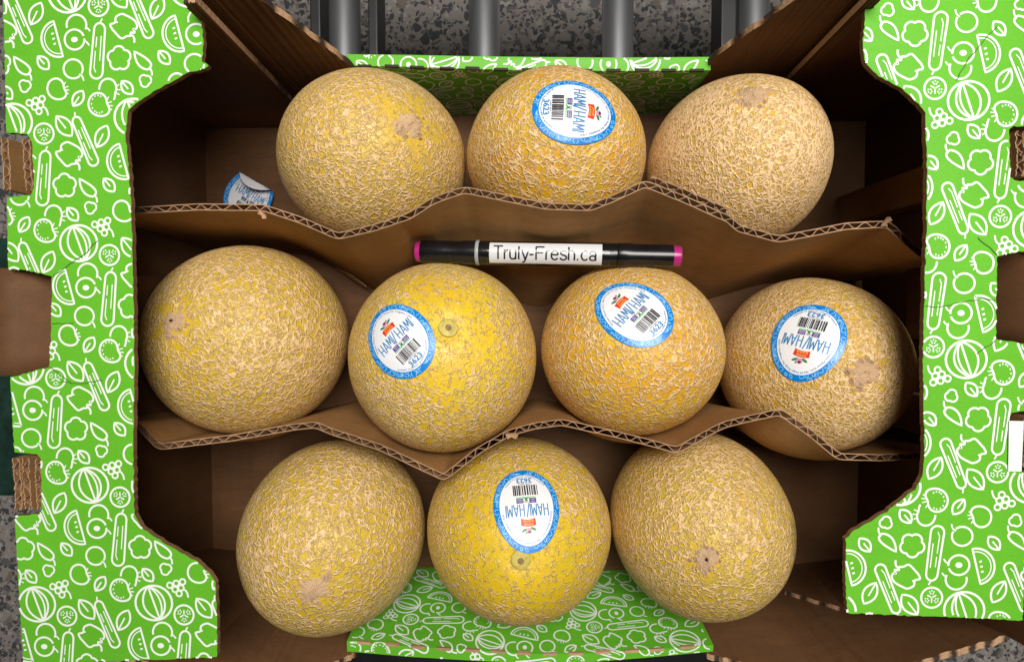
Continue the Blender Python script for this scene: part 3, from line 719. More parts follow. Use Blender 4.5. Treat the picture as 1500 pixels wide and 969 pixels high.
# one sticker design, in millimetres
def egg(a, b, n=72):
    t = np.linspace(0, 2*math.pi, n, endpoint=False); return np.stack([a*np.cos(t)*(1-0.07*np.sin(t)), b*np.sin(t)], 1)
def inegg(p, a, b):
    y = p[:, 1]/b
    return (np.abs(y) < 1) & (np.abs(p[:, 0]) < a*np.sqrt(np.maximum(1-y*y, 0))*(1-0.07*y))
def rect(x0, y0, x1, y1, n=4):
    V = [(x0+(x1-x0)*i/n, y0+(y1-y0)*j/n) for i in range(n+1) for j in range(n+1)]
    return np.array(V), grid_faces(n+1, n+1)
def arc_text(s, size, a, b, start, end, inward):
    v, f = text2d(s, size); w = v[:, 0].max()-v[:, 0].min(); t = (v[:, 0]-v[:, 0].min())/w
    ang = np.radians(start+(end-start)*t); r = v[:, 1]*(-1 if inward else 1)
    return np.stack([(a+r)*np.cos(ang)*(1-0.07*np.sin(ang)), (b+r)*np.sin(ang)], 1), f
def hami_strokes():
    S = []; x = -13.0; y0, y1 = -2.2, 5.6; w = 0.62
    def ch(c, x):
        if c == 'H': S.extend([([(x, y0), (x, y1)], w), ([(x+2.9, y0), (x+2.9, y1)], w), ([(x, 1.2), (x+2.9, 1.2)], w)]); return x+4.1
        if c == 'A': S.extend([([(x, y0), (x+1.6, y1), (x+3.2, y0)], w), ([(x+0.7, 0.2), (x+2.5, 0.2)], w)]); return x+4.1
        if c == 'M': S.extend([([(x, y0), (x+0.5, y1), (x+1.8, y0+2.2), (x+3.1, y1), (x+3.6, y0)], w)]); return x+4.5
        if c == 'I': S.extend([([(x, y0), (x, y1)], w)]); return x+0.9
        if c == '/': S.extend([([(x-0.3, y0-0.6), (x+1.9, y1+0.6)], w)]); return x+3.6
    for c in 'HAMI/HAMI': x = ch(c, x)
    return [(np.array(resample(p, 1.0, closed=False)), w) for p, w in S]
HS = hami_strokes()
_hw = max(p[:, 0].max() for p, w in HS); 
RING = []
def sticker(parent, place, name='sticker', glare=True, seed=0):
    """place(uv in mm, layer height in metres) -> points; the parts lie 0.04 mm apart"""
    g = np.random.default_rng(seed)
    def add(nm, v, f, mat, layer, par): return mesh_obj(nm, place(np.asarray(v, float), layer), f, mat, par)
    a, b = 21.8, 27.4; rings = [0.0, 0.25, 0.5, 0.7, 0.84, 0.93, 1.0]; E = egg(a, b)
    v = [(0, 0)]; 
    for r in rings[1:]: v += list(E*r)
    n = len(E); f = [(0, 1+j, 1+(j+1) % n) for j in range(n)]
    for i in range(len(rings)-2): f += [(1+i*n+j, 1+(i+1)*n+j, 1+(i+1)*n+(j+1) % n, 1+i*n+(j+1) % n) for j in range(n)]
    base = add(name, v, f, BLUE, 0.0, parent)
    W = egg(17.8, 23.3); v = [(0, 0)]
    for r in (0.25, 0.5, 0.75, 0.9, 1.0): v += list(W*r)
    f = [(0, 1+j, 1+(j+1) % n) for j in range(n)]
    for i in range(4): f += [(1+i*n+j, 1+(i+1)*n+j, 1+(i+1)*n+(j+1) % n, 1+i*n+(j+1) % n) for j in range(n)]
    add('white_panel', v, f, PAPER, 0.00007, base)
    if not RING: RING.extend(doodles([tuple(p) for p in egg(21.2, 26.8, 40)], np.array([1.0, -2.0]), 0.034, 20, span=3, wmul=0.95, skip=lambda p: inegg(p, 18.4, 23.9)))
    S = RING
    V, Fc = [], []; off = 0
    for pts, w, k in S:
        r_, l_ = ribbon(pts, w); m = len(r_); V += list(r_)+list(l_); Fc += [(off+i, off+i+1, off+m+i+1, off+m+i) for i in range(m-1)]; off += 2*m
    if Fc: add('border_doodles', V, Fc, LBLUE, 0.00007, base)
    def multi(nm, items, mat, layer):
        V, Fc = [], []; off = 0
        for v, f in items: V += [tuple(x) for x in v]; Fc += [tuple(i+off for i in q) for q in f]; off += len(v)
        return add(nm, V, Fc, mat, layer, base)
    def strokes(nm, S, mat, layer):
        it = []
        for p, w in S:
            r_, l_ = ribbon(p, w); m = len(r_); it.append((list(r_)+list(l_), [(i, i+1, m+i+1, m+i) for i in range(m-1)]))
        return multi(nm, it, mat, layer)
    strokes('lettering', [((p-[(_hw-13.0)/2, 0])*[27.5/(_hw+13.0), 1], w) for p, w in HS], INKB, 0.00038)
    # bar code
    bars = []; x = -8.2
    while x < 8.2:
        w = g.choice([0.32, 0.5, 0.75, 1.0]); bars.append(rect(x, -15.4, min(x+w, 8.4), -8.2, 3)); x += w+g.choice([0.3, 0.45, 0.7])
    multi('bar_code', bars, INKK, 0.00036)
    v, f = text2d('0 68391 03623 5', 1.25); multi('bar_code_digits', [(v+[0, -16.3], f)], INKK, 0.00036)
    v, f = text2d('3623', 5.0, bold=0.11); multi('price_code', [(v*[1.08, 1]+[0, -19.0], f)], INKB, 0.00038)
    # certification mark
    multi('certified_mark', [rect(-6.6, -6.2, -1.9, -3.0), rect(1.9, -6.2, 6.6, -3.0)], PURP, 0.00014)
    multi('green_band', [rect(-6.6, -7.3, 6.6, -6.35)], PGRN, 0.00014)
    multi('sprig', [(np.array([(-1.9, -7.0), (1.9, -7.0), (0.6, -5.2), (1.6, -3.3), (0, -4.6), (-1.6, -3.3), (-0.6, -5.2)]), [(0, 1, 2), (0, 2, 6), (2, 3, 4), (2, 4, 6), (4, 5, 6)])], GRNI, 0.00014)
    multi('butterfly', [(np.array([(0, -4.2), (-1.3, -2.9), (-0.2, -3.4), (0.2, -3.4), (1.3, -2.9)]), [(0, 1, 2), (0, 2, 3), (0, 3, 4)])], ORNG, 0.00019)
    it = []
    for s, x, y in (('NON', -4.25, -3.95), ('GMO', -4.25, -5.25), ('Project', 4.25, -3.95), ('VERIFIED', 4.25, -5.25)):
        v, f = text2d(s, 1.15); sc = min(1.0, 4.2/(v[:, 0].max()-v[:, 0].min())); it.append((v*[sc, 1]+[x, y], f))
    multi('mark_lettering', it, PAPER, 0.00019)
    # red ribbon emblem with a flower on top
    t = np.linspace(-1, 1, 13); up = np.stack([t*5.0, 11.9+1.2*np.abs(t)**1.2*0-0.9*(t**2)], 1); lo = np.stack([t*4.6, 7.6-0.9*(t**2)], 1)
    multi('ribbon_emblem', [(np.vstack([up, lo]), [(i, i+1, 14+i, 13+i) for i in range(12)])], RED, 0.00014)
    it = []
    for s, y in (('DIVINE', 10.55), ('FLAVOR', 8.55)):
        v, f = text2d(s, 1.9, bold=0.02); v = v+[0, y]; v[:, 1] -= 0.9*(v[:, 0]/5.0)**2; it.append((v, f))
    multi('ribbon_lettering', it, YEL, 0.00019)
    def disc(cx, cy, rx, ry, rot=0): return (np.vstack([[(cx, cy)], ell(cx, cy, rx, ry, 0, 345, rot, 24)]), [(0, 1+i, 1+(i+1) % 24) for i in range(24)])
    multi('emblem_leaves', [disc(-2.9, 13.3, 2.0, 0.85, -25), disc(2.9, 13.9, 2.1, 0.85, 28), disc(1.6, 15.3, 1.3, 0.6, 50)], GRNI, 0.00014)
    multi('emblem_flower', [disc(0, 14.3, 1.9, 1.9)], PINKI, 0.00018)
    multi('emblem_flower_heart', [disc(-0.1, 15.0, 1.0, 0.8)], PLUM, 0.00022)
    v1, f1 = arc_text('Product of Mexico | Produit du Mexique', 1.7, 16.6, 22.0, 222, 318, False)
    v2, f2 = arc_text('Divine Flavor LLC, 766 N Target Range Rd. Nogales, USA', 1.7, 16.2, 21.6, 172, 8, False)
    multi('small_print', [(v1, f1), (v2, f2)], INKB, 0.00038)
    return base

def melon(key, label, pole_px, pole_kind, skin, skin2, net, scale=15.0, cover=1.0, width=0.2, warp=0.09, bare=(0.10, 0.45), bare_min=0.0, stk=None, pole=None, seed=0):
    x, y, a, b, c = MEL[key]
    root = thing('melon', label, 'melon', (x, y, 0.0003), 'netted melons in the box')
    n0 = hit(key, *pole_px) if pole is None else np.array(pole, float)/np.linalg.norm(pole)
    U, V_ = basis(n0); R = np.array([U, V_, n0])       # world -> pole frame
    nl, nm_ = 72, 144; V = []
    for i in range(nl+1):
        t = math.pi*i/nl; ct, stn = math.cos(t), math.sin(t)
        for j in range(nm_): p = 2*math.pi*j/nm_; V.append((stn*math.cos(p), stn*math.sin(p), ct))
    loc = np.array(V); n = loc @ R
    P = surf(key, n)
    ang = np.arccos(np.clip(loc[:, 2], -1, 1))
    if pole_kind == 'stem': P = P-nrm_of(key, n)*(0.0030*np.exp(-(ang/0.12)**2))[:, None]
    Fc = []
    for i in range(nl):
        for j in range(nm_): q = (i*nm_+j, (i+1)*nm_+j, (i+1)*nm_+(j+1) % nm_, i*nm_+(j+1) % nm_); Fc.append(q)
    mat = melon_mat('rind_'+key, skin, skin2, net, scale, cover, width, warp)
    o = mesh_obj('rind', P, Fc, mat, root, smooth=True)
    bm = bmesh.new(); bm.from_mesh(o.data); bmesh.ops.remove_doubles(bm, verts=bm.verts, dist=1e-6); bm.to_mesh(o.data); bm.free()
    cs = np.array([tuple(v.co) for v in o.data.vertices]); cs_n = (cs-np.array([x, y, c+0.0003]))/np.array([a, b, c]); cs_n /= np.linalg.norm(cs_n, axis=1, keepdims=True)
    lc = cs_n @ R.T
    at = o.data.attributes.new('net_co', 'FLOAT_VECTOR', 'POINT'); at.data.foreach_set('vector', (lc+seed*3.7).astype(np.float32).ravel())
    an = np.arccos(np.clip(lc[:, 2], -1, 1))
    s5 = np.sin(3*lc[:, 0]+seed)*np.sin(3.3*lc[:, 1]+2*seed)*0.5+0.5
    amt = bare_min+(1-bare_min)*smoothstep(bare[0], bare[1], an+0.12*np.sin(5*np.arctan2(lc[:, 1], lc[:, 0])+seed))
    amt = amt*(0.80+0.2*s5)
    at = o.data.attributes.new('net_amount', 'FLOAT', 'POINT'); at.data.foreach_set('value', amt.astype(np.float32))
    if pole_kind == 'scar':
        scar('blossom_scar', key, n0, 0.0078, CORK, root, 0.0010, seed)
        patch('scar_pit', key, n0, 0.0011, PIT, root, 0.3, 0.0019, seed+5)
    elif pole_kind == 'bigscar':
        scar('blossom_scar', key, n0, 0.0092, CORK, root, 0.0011, seed, 0.85)
    elif pole_kind == 'stem':
        pm = patch('stem_end', key, n0, 0.0064, STEMD, root, 0.02, 0.0002, seed)
        N0 = nrm_of(key, n0); P0 = surf(key, n0)-N0*0.0030+U*0.0004
        lathe([(0, 0.0030), (0.0012, 0.0022), (0.0028, 0.0017), (0.0042, 0.0020), (0.0047, 0.0012)], 18, P0, N0, STUB, 'stem_stub', root)
    if stk:
        (sx, sy), (dx, dy) = stk
        ns = hit(key, sx, sy); N0 = nrm_of(key, ns)
        n2 = hit(key, sx+dx*0.04, sy+dy*0.04); up = surf(key, n2)-surf(key, ns); up -= N0*(up@N0); up /= np.linalg.norm(up); rt = np.cross(up, N0)
        sticker(root, lambda uv, h: drape(key, ns, rt, up, uv*0.001, np.full(len(uv), 0.0007+h)), seed=seed)
    return root
YG, YO, YY = (0.68, 0.44, 0.022), (0.80, 0.36, 0.012), (0.76, 0.50, 0.02)
NET, NET2 = (0.79, 0.525, 0.255), (0.80, 0.54, 0.275)
melon('A', 'large netted melon with pinkish corky scar, next to the loose peeled sticker', (602, 182), 'bigscar', (0.70, 0.47, 0.03), (0.76, 0.48, 0.06), NET, 15, 1.0, 0.20, seed=1, bare=(0.06, 0.55), bare_min=0.42)
melon('B', 'golden netted melon with sideways blue sticker in front of green back wall', None, None, (0.74, 0.48, 0.015), YO, NET, 12.5, 0.75, 0.19, seed=2, pole=(0.25, 0.75, -0.5), stk=((845, 160), (575, 110)))
melon('C', 'densely netted pale tan melon without sticker beside the dark empty corner', (1102, 141), 'bigscar', (0.72, 0.44, 0.03), (0.78, 0.46, 0.04), (0.86, 0.57, 0.30), 15.5, 1.35, 0.25, seed=3, bare=(0.05, 0.18), bare_min=0.55)
melon('D', 'yellow netted melon lying on its side with small dark scar pit, no sticker', (254, 470), 'scar', (0.72, 0.48, 0.02), YG, NET, 14.5, 0.88, 0.19, seed=4, bare=(0.05, 0.24), bare_min=0.56)
melon('E', 'bright yellow melon with a round stem end and tilted blue sticker', (657, 479), 'stem', (0.86, 0.60, 0.015), (0.80, 0.50, 0.02), NET2, 16, 0.9, 0.19, seed=5, bare=(0.10, 0.95), bare_min=0.46, stk=((582, 496), (-300, -360)))
melon('G', 'orange yellow melon with blue sticker under the marker end', None, None, (0.82, 0.50, 0.012), (0.80, 0.38, 0.012), NET, 13.5, 0.72, 0.18, seed=6, pole=(0.5, -0.2, -0.4), stk=((927, 454), (-500, -320)))
melon('I', 'tan netted melon with upside down blue sticker against the end wall', (1268, 545), 'bigscar', (0.72, 0.42, 0.025), YG, NET, 15.5, 1.2, 0.23, seed=7, bare=(0.05, 0.18), bare_min=0.6, stk=((1181, 498), (-170, 500)))
melon('J', 'greenish netted melon with torn corky patch, no sticker, by the front corner', (460, 862), 'bigscar', YG, (0.72, 0.50, 0.025), NET2, 13.5, 0.9, 0.17, seed=8, bare=(0.05, 0.2), bare_min=0.6)
melon('K', 'yellow melon with upside down blue sticker touching its small stem stub', (763, 819), 'stem', (0.76, 0.52, 0.012), (0.80, 0.52, 0.012), NET2, 13.5, 0.68, 0.15, seed=9, bare=(0.12, 1.0), bare_min=0.55, stk=((772, 743), (40, 405)))
melon('M', 'rough netted melon with small round pit scar and no sticker by green front wall', (1035, 818), 'scar', (0.64, 0.46, 0.03), (0.72, 0.45, 0.03), NET, 14.5, 0.9, 0.19, seed=10, bare=(0.05, 0.2), bare_min=0.6)

# ------------------------------------------------------------------ marker pen resting on two melons
def rest_z(key, px, py, r):
    x, y, a, b, c = MEL[key]; S = np.array([a, b, c])+r
    o = np.array([0, 0, H]); best = None
    for z in np.arange(0.2, 0.08, -0.0005):
        q = p2w(px, py, z)
        if (((q-[x, y, c])/S)**2).sum() < 1.0: return z
    return 0.11
MR = 0.0088
def mk(px): return 368.5+(px-614)*(375-368.5)/(990-614)
zl, zr = rest_z('E', 672, mk(672), MR), rest_z('G', 915, mk(915), MR)
pa, pb = p2w(672, mk(672), zl), p2w(915, mk(915), zr)
def on_line(px):
    # point of the pen axis seen at column px
    lo, hi = -1.0, 2.0
    for _ in range(50):
        t = (lo+hi)/2; q = pa+(pb-pa)*t; v = RCW.T @ (q-[0, 0, H]); u = CX+F*v[0]/-v[2]
        if u < px: lo = t
        else: hi = t
    return q
A_, B_ = on_line(610), on_line(997); ax = (B_-A_); ML = np.linalg.norm(ax); ax /= ML
pen = thing('marker_pen', 'black double ended marker with magenta ends and white label lying on two melons', 'marker', tuple((A_+B_)/2-[0, 0, MR]))
def sp(px): return float((on_line(px)-A_) @ ax)
lathe([(0, 0.0066), (0.0006, 0.0074), (sp(617), 0.0076), (sp(619), 0.0076)], 40, A_, ax, MAG, 'end_plug', pen)
lathe([(sp(618), 0.0080), (sp(620), 0.0083), (sp(655), 0.0084), (sp(672), 0.0082), (sp(680), 0.0087), (sp(698), 0.0088)], 40, A_, ax, BLACKP, 'cap', pen)
lathe([(sp(698), 0.0089), (sp(699), 0.0092), (sp(702), 0.0092), (sp(703), 0.0089)], 40, A_, ax, GREYP, 'ring', pen)
lathe([(sp(703), 0.0086), (sp(705), 0.0087), (sp(886), 0.0087), (sp(888), 0.0084), (sp(903), 0.0084)], 40, A_, ax, BLACKP, 'barrel', pen)
lathe([(sp(904), 0.0085), (sp(905), 0.0087), (sp(922), 0.0086), (sp(930), 0.0081), (sp(982), 0.0079), (sp(985), 0.0078)], 40, A_, ax, BLACKP, 'cap', pen)
lathe([(sp(985), 0.0073), (sp(993), 0.0072), (sp(996.5), 0.0069), (sp(997), 0.0062)], 40, A_, ax, MAG, 'end_plug', pen)
tocam = np.array([0, 0, H])-(A_+B_)/2; tocam -= ax*(tocam@ax); tocam /= np.linalg.norm(tocam); side = np.cross(ax, tocam)   # roll of the pen: label up
side = np.cross(tocam, ax)
def wrap(s, t, r):
    """s along the pen, t = arc length round it (up positive), r radius"""
    s, t = np.asarray(s), np.asarray(t); a = t/r
    return A_+s[:, None]*ax+(np.cos(a)[:, None]*tocam+np.sin(a)[:, None]*side)*r
def wpatch(name, s0, s1, t0, t1, r, mat, par):
    ns, nt_ = 20, 16; S, T = np.meshgrid(np.linspace(s0, s1, ns), np.linspace(t0, t1, nt_), indexing='ij')
    return mesh_obj(name, wrap(S.ravel(), T.ravel(), r), grid_faces(ns, nt_), mat, par, smooth=True)
lb = wpatch('label', sp(719), sp(881), -0.0082, 0.0086, 0.00895, LABEL, pen)
def glyph(c):
    A = lambda cx, cy, rx, ry, a0, a1, n=18: [tuple(q) for q in ell(cx, cy, rx, ry, a0, a1, n=n)]
    return {'T': ([[(0, 1), (.64, 1)], [(.32, 1), (.32, 0)]], .70), 'r': ([[(.06, .72), (.06, 0)], [tuple(q) for q in bez((.06, .42), (.08, .68), (.32, .68), n=10)]], .38),
            'u': ([[(.06, .72), (.06, .26)]+A(.255, .25, .195, .22, 180, 345), [(.45, .72), (.45, 0)]], .60), 'l': ([[(.06, 1), (.06, 0)]], .26),
            'y': ([[(0, .72), (.24, .02)], [(.48, .72), (.22, -.08)]+[tuple(q) for q in bez((.22, -.08), (.14, -.28), (.02, -.24), n=8)][1:]], .50), '-': ([[(.02, .38), (.32, .38)]], .42),
            'F': ([[(.06, 0), (.06, 1)], [(.06, .97), (.62, .97)], [(.06, .53), (.54, .53)]], .68), 'e': ([[(.03, .40), (.50, .40)], A(.265, .36, .235, .33, 8, 325, 26)], .60),
            's': ([[tuple(q) for q in bez((.44, .56), (.40, .74), (.06, .74), (.06, .52), n=9)]+[tuple(q) for q in bez((.06, .52), (.08, .34), (.46, .42), (.46, .19), n=11)][1:]+[tuple(q) for q in bez((.46, .19), (.42, -.02), (.06, -.02), (.03, .19), n=9)][1:]], .54),
            'h': ([[(.06, 1), (.06, 0)], [(.06, .44)]+A(.255, .46, .195, .23, 170, 0)+[(.45, 0)]], .60), '.': ([[(.06, .0), (.06, .12)]], .28),
            'c': ([A(.265, .36, .235, .33, 42, 318, 24)], .54), 'a': ([[(.06, .50)]+A(.25, .50, .19, .19, 160, 0)+[(.44, .08), (.48, 0)], A(.245, .19, .195, .17, 20, 380, 22)], .60)}[c]
S, x, CAP = [], 0.0, 0.0098
for c in 'Truly-Fresh.ca':
    g_, adv = glyph(c)
    for st_ in g_: S.append(np.array(st_)+[x, 0])
    x += adv
sc = (sp(874)-sp(724))/x; S2 = []
for k, st_ in enumerate(S):
    q = np.array(resample([(p[0]*sc+sp(724)+0.0006, (p[1]-0.45)*CAP) for p in st_], 0.0007, closed=False)); S2.append((q, 0.00120, k % 5))
V, Fc = strokes_to_mesh(S2, lambda uv, k: wrap(uv[:, 0], uv[:, 1], 0.00903+0.000012*k))
mesh_obj('lettering', V, Fc, INKK, lb)
wpatch('clear_tape', sp(706), sp(892), -0.0105, 0.0100, 0.0092, TAPE, pen)

# ------------------------------------------------------------------ cardboard dividers bent between the rows
def ell_y(key, X, Z, side, m=0.0030):
    x, y, a, b, c = MEL[key]; a2, b2, c2 = a*1.004+m, b*1.004+m, c+m
    q = 1-((X-x)/a2)**2-((Z-c)/c2)**2
    return np.where(q > 0, y+side*b2*np.sqrt(np.maximum(q, 0)), np.nan)
def divider(label, top_px, ztop, bot, north, south, pen_gap=False):
    T = np.array([p2w(x, y, z_) for (x, y), z_ in zip(top_px, ztop)])
    cx = np.arange(-0.2935, 0.2936, 0.0008)
    tx = np.concatenate([[-0.2935], T[:, 0], [0.2935]]); ty = np.concatenate([[T[0, 1]], T[:, 1], [T[-1, 1]]]); tz = np.concatenate([[T[0, 2]], T[:, 2], [T[-1, 2]]])
    rows = 13
    def sm(a, k):
        w = np.hanning(2*k+3)[1:-1]; w /= w.sum(); return np.convolve(np.pad(a, k, mode='edge'), w, mode='valid')
    top = sm(np.interp(cx, tx, ty), 6); zt = sm(np.interp(cx, tx, tz), 8)
    by = sm(np.interp(cx, [b[0] for b in bot], [b[1] for b in bot]), 16)
    Y = np.array([by+(top-by)*(j/(rows-1)) for j in range(rows)])
    Zg = np.array([zt*j/(rows-1) for j in range(rows)]); Xg = np.tile(cx, (rows, 1))
    hi = np.full(Y.shape, 9.0); lo = np.full(Y.shape, -9.0)
    for k in north: hi = np.fmin(hi, ell_y(k, Xg, Zg, -1))
    for k in south: lo = np.fmax(lo, ell_y(k, Xg, Zg, 1))
    if pen_gap:
        pm = (np.abs(Zg-(A_[2]+B_[2])/2) < 0.012) & (Xg > A_[0]-0.004) & (Xg < B_[0]+0.004)
        lo = np.where(pm, np.fmax(lo, A_[1]+(B_[1]-A_[1])*np.clip((Xg-A_[0])/(B_[0]-A_[0]), 0, 1)+0.0115), lo)
    for it in range(60):
        Yn = Y.copy()
        Yn[1:-1] = (Y[:-2]+Y[2:]+2*Y[1:-1])/4
        Yn[:-1, 1:-1] = 0.5*Yn[:-1, 1:-1]+0.25*(Yn[:-1, :-2]+Yn[:-1, 2:]) if it % 3 == 0 else Yn[:-1, 1:-1]
        bad = hi < lo; mid = (hi+lo)/2
        Yn = np.where(bad, mid, np.clip(Yn, lo, hi)); Yn[-1] = np.where(bad[-1], mid[-1], np.clip(top, lo[-1], hi[-1])); Y = Yn
    print('divider', 'pinched', int(bad.sum()), 'top moved', float(np.abs(Y[-1]-top).max()))
    t = thing('cardboard_divider', label, 'divider', (0, float(Y[0].mean()), 0.0))
    corrugated(t, cx, None, zt, None, ysheet=list(Y))
    return t, cx, Y, zt
d1_top = [(198, 308), (290, 303), (385, 304), (440, 322), (495, 346), (550, 333), (600, 316), (636, 293), (680, 278), (740, 290), (800, 302), (865, 304), (900, 290), (945, 269), (1000, 291), (1070, 322), (1080, 334), (1140, 350), (1190, 341), (1240, 331), (1300, 328), (1350, 373)]
d1, d1x, d1y, d1z = divider('zigzag cardboard divider between the scarred and stickered rows, behind the marker', d1_top, [0.137]*len(d1_top),
        [(-0.30, 0.060), (-0.2, 0.055), (-0.13, 0.016), (-0.066, 0.030), (0.008, 0.006), (0.0775, 0.030), (0.148, 0.010), (0.21, 0.028), (0.30, 0.030)], 'ABC', 'DEGI', True)
d2_top = [(202, 622), (233, 654), (340, 641), (430, 625), (462, 622), (490, 633), (560, 656), (650, 699), (700, 660), (745, 634), (780, 624), (822, 618), (905, 636), (955, 649), (992, 659), (1040, 632), (1060, 622), (1100, 612), (1143, 603), (1185, 632), (1228, 668), (1290, 670), (1350, 667)]
d2, d2x, d2y, d2z = divider('cardboard divider with pointed bends between the middle and front melon rows', d2_top, [0.132]*len(d2_top),
        [(-0.30, -0.085), (-0.245, -0.105), (-0.15, -0.082), (-0.066, -0.113), (0.005, -0.080), (0.08, -0.100), (0.15, -0.080), (0.2, -0.108), (0.30, -0.11)], 'DEGI', 'JKM')
# glued overlap strip on the first divider and the torn tongue
def on_div(cx, Y, zt, x, fz, off):
    i = int(np.clip(np.searchsorted(cx, x), 1, len(cx)-2)); j = fz*(len(Y)-1); j0 = int(min(j, len(Y)-2)); y = Y[j0][i]+(Y[j0+1][i]-Y[j0][i])*(j-j0)
    d = np.array([cx[i+1]-cx[i-1], Y[-1][i+1]-Y[-1][i-1]]); d /= np.linalg.norm(d)
    return np.array([x-d[1]*off, y+d[0]*off, zt[i]*fz])
x0, x1 = p2w(952, 269, 0.137)[0], p2w(1066, 322, 0.137)[0]
sel = (d1x > x0) & (d1x < x1)
corrugated(d1, d1x[sel], None, d1z[sel]-0.001, None, ysheet=[row[sel]+0.0047 for row in d1y[5:]] if False else [row[sel]+0.0047 for row in d1y])
# torn tongue of liner hanging off the south face
def on_div_px(px, py, off=-0.0026):
    best = None
    for fz in np.linspace(0.05, 0.98, 60):
        for i in range(0, 1):
            z = 0.137*fz; q = p2w(px, py, z); r = on_div(d1x, d1y, d1z, q[0], fz, off); e = abs(r[1]-q[1])
            if best is None or e < best[0]: best = (e, r)
    return best[1]
T0, T1 = on_div_px(492, 392), on_div_px(540, 418)
tip = p2w(536, 421, T1[2]+0.010); 
P = []
for t in np.linspace(0, 1, 10):
    c = T0+(tip-T0)*t; w = 0.0085*math.sin(math.pi*min(t*0.75+0.12, 0.95))
    P += [c+np.array([0.25, 0.2, 0.5])*w*0.9, c-np.array([0.1, 0.15, 0.5])*w*0.7]
mesh_obj('torn_tongue', P, [(2*i, 2*i+1, 2*i+3, 2*i+2) for i in range(9)], KRAFT_H, d1).modifiers.new('thickness', 'SOLIDIFY').thickness = 0.0008

def flake(div, px, py, z, size, ang):
    c = p2w(px, py, z); pts = [(0, 0), (0.9, 0.25), (1.3, 0.0), (1.1, -0.5), (0.5, -0.42), (0.1, -0.7), (-0.3, -0.2)]
    V = [c+np.array([*(rot2([p], ang)[0]*size), 0.0015*math.sin(3*i)]) for i, p in enumerate(pts)]
    mesh_obj('torn_flake', V, [tuple(range(len(V)))], KEDGE, div).modifiers.new('thickness', 'SOLIDIFY').thickness = 0.0007
flake(d2, 744, 634, 0.1325, 0.0055, -10); flake(d1, 384, 309, 0.1372, 0.0045, -60); flake(d1, 1292, 327, 0.1375, 0.005, 40)
# ------------------------------------------------------------------ end-wall tabs through the flap slots, and the bent hand-hole flaps
def tab(px0, px1, y0, y1, offs, s):
    for k, off in enumerate(offs):
        xw = p2w(off, (y0+y1)/2, ZF)[0]
        ya, yb = p2w(off, y1, ZF)[1]+0.001, p2w(off, y0, ZF)[1]-0.001
        cyv = np.arange(ya, yb, 0.0011); n = len(cyv)
        tb = thing_part('locking_tab')
        zt = np.full(n, ZF+0.0006-0.0012*k)
        corrugated(tb, cyv, None, zt, None, ysheet=[np.full(n, xw)+0.0005*np.sin(np.linspace(0, 5, n)+k) for j in range(7)], axis='y', zjit=0.0007)
def thing_part(name):
    o = bpy.data.objects.new(name, None); o.empty_display_size = 0.01; link(o, fb); o.matrix_parent_inverse = Matrix.Translation(-Vector(fb.location)); return o
tab(0, 50, 200, 281, (10, 39), -1); tab(20, 60, 668, 748, (27, 38, 54), -1)
tab(1480, 1520, 190, 261, (1493, 1512), 1); tab(1480, 1520, 609, 686, (1504, 1515), 1)
def hand_flap(s, yA, yB, pxs, xa, xb):
    prof = [(xa, ZF+0.0005), (xa+(xb-xa)*0.25, ZF-0.006), (xa+(xb-xa)*0.55, ZF-0.026), (xa+(xb-xa)*0.85, ZF-0.056), (xb, ZF-0.095)]
    V = []
    for x, z in prof:
        for y in np.linspace(yA, yB, 6): V.append((x, y, z))
    o = mesh_obj('hand_hole_flap', V, grid_faces(5, 6), KRAFT, fb, smooth=True); o.modifiers.new('thickness', 'SOLIDIFY').thickness = 0.004
hand_flap(-1, p2w(30, 551, ZF)[1], p2w(30, 392, ZF)[1], None, p2w(-12, 470, ZF)[0], p2w(70, 470, ZF)[0]+0.016)
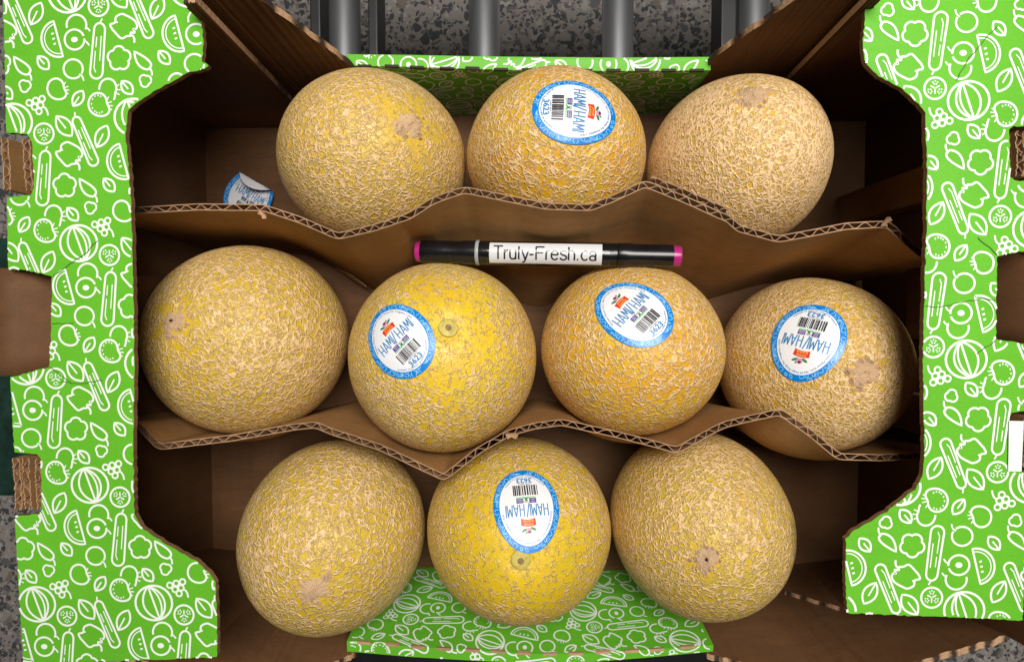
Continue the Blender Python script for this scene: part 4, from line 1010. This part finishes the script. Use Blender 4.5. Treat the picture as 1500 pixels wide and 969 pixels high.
hand_flap(1, p2w(1490, 506, ZF)[1], p2w(1490, 366, ZF)[1], None, 0.318, 0.286)
# worn white liner on one tab
q0, q1 = p2w(1478, 616, ZF+0.001), p2w(1496, 690, ZF+0.001)
mesh_obj('peeled_liner', [(q0[0], q0[1], ZF+0.0012), (q1[0], q0[1], ZF+0.0016), (q1[0], q1[1], ZF+0.0012), (q0[0]+0.0005, q1[1], ZF+0.0010)], [(0, 3, 2, 1)], WHITE, fb).modifiers.new('thickness', 'SOLIDIFY').thickness = 0.0004

# ------------------------------------------------------------------ the loose peeled sticker in the back corner
ls = thing('fruit_sticker', 'loose curled blue bordered fruit sticker lying in the box behind the divider', 'sticker', tuple(p2w(366, 293, 0.001)))
C0 = p2w(367, 288, 0.003); ud = np.array([math.cos(math.radians(30)), -math.sin(math.radians(30)), 0.0]); vd = np.array([0.5, 0.866, 0.0])
def curl(uv, h):
    u, v = uv[:, 0]*0.001, uv[:, 1]*0.001; v0, R = 0.0115, 0.0032
    a = np.clip((v-v0)/R, 0, 2.4); ex = np.maximum(v-v0-2.4*R, 0)
    vv = np.where(v < v0, v, v0+R*np.sin(a)+ex*math.cos(2.4)); zz = np.where(v < v0, 0.0, R*(1-np.cos(a))+ex*math.sin(2.4))
    zz = zz+0.0035*(u/0.022)**2
    nz = np.where(v < v0, 1.0, np.cos(a)); nv = np.where(v < v0, 0.0, -np.sin(a))
    return C0+u[:, None]*ud+(vv+nv*h)[:, None]*vd+(zz+nz*h)[:, None]*np.array([0, 0, 1.0])
so = sticker(ls, curl, name='sticker_sheet', seed=0)
# plain paper back
me = so.data.copy(); bk = bpy.data.objects.new('paper_back', me); link(bk, ls); bk.matrix_parent_inverse = so.matrix_parent_inverse.copy()
me.materials.clear(); me.materials.append(PAPER)
cs = curl(np.array([(0, 0)]+[tuple(p*r) for r in (0.25, 0.5, 0.7, 0.84, 0.93, 1.0) for p in egg(21.8, 27.4)]), -0.00012)
for i, v_ in enumerate(me.vertices): v_.co = cs[i]
me.update()

print('script seconds', time.time()-_t0)
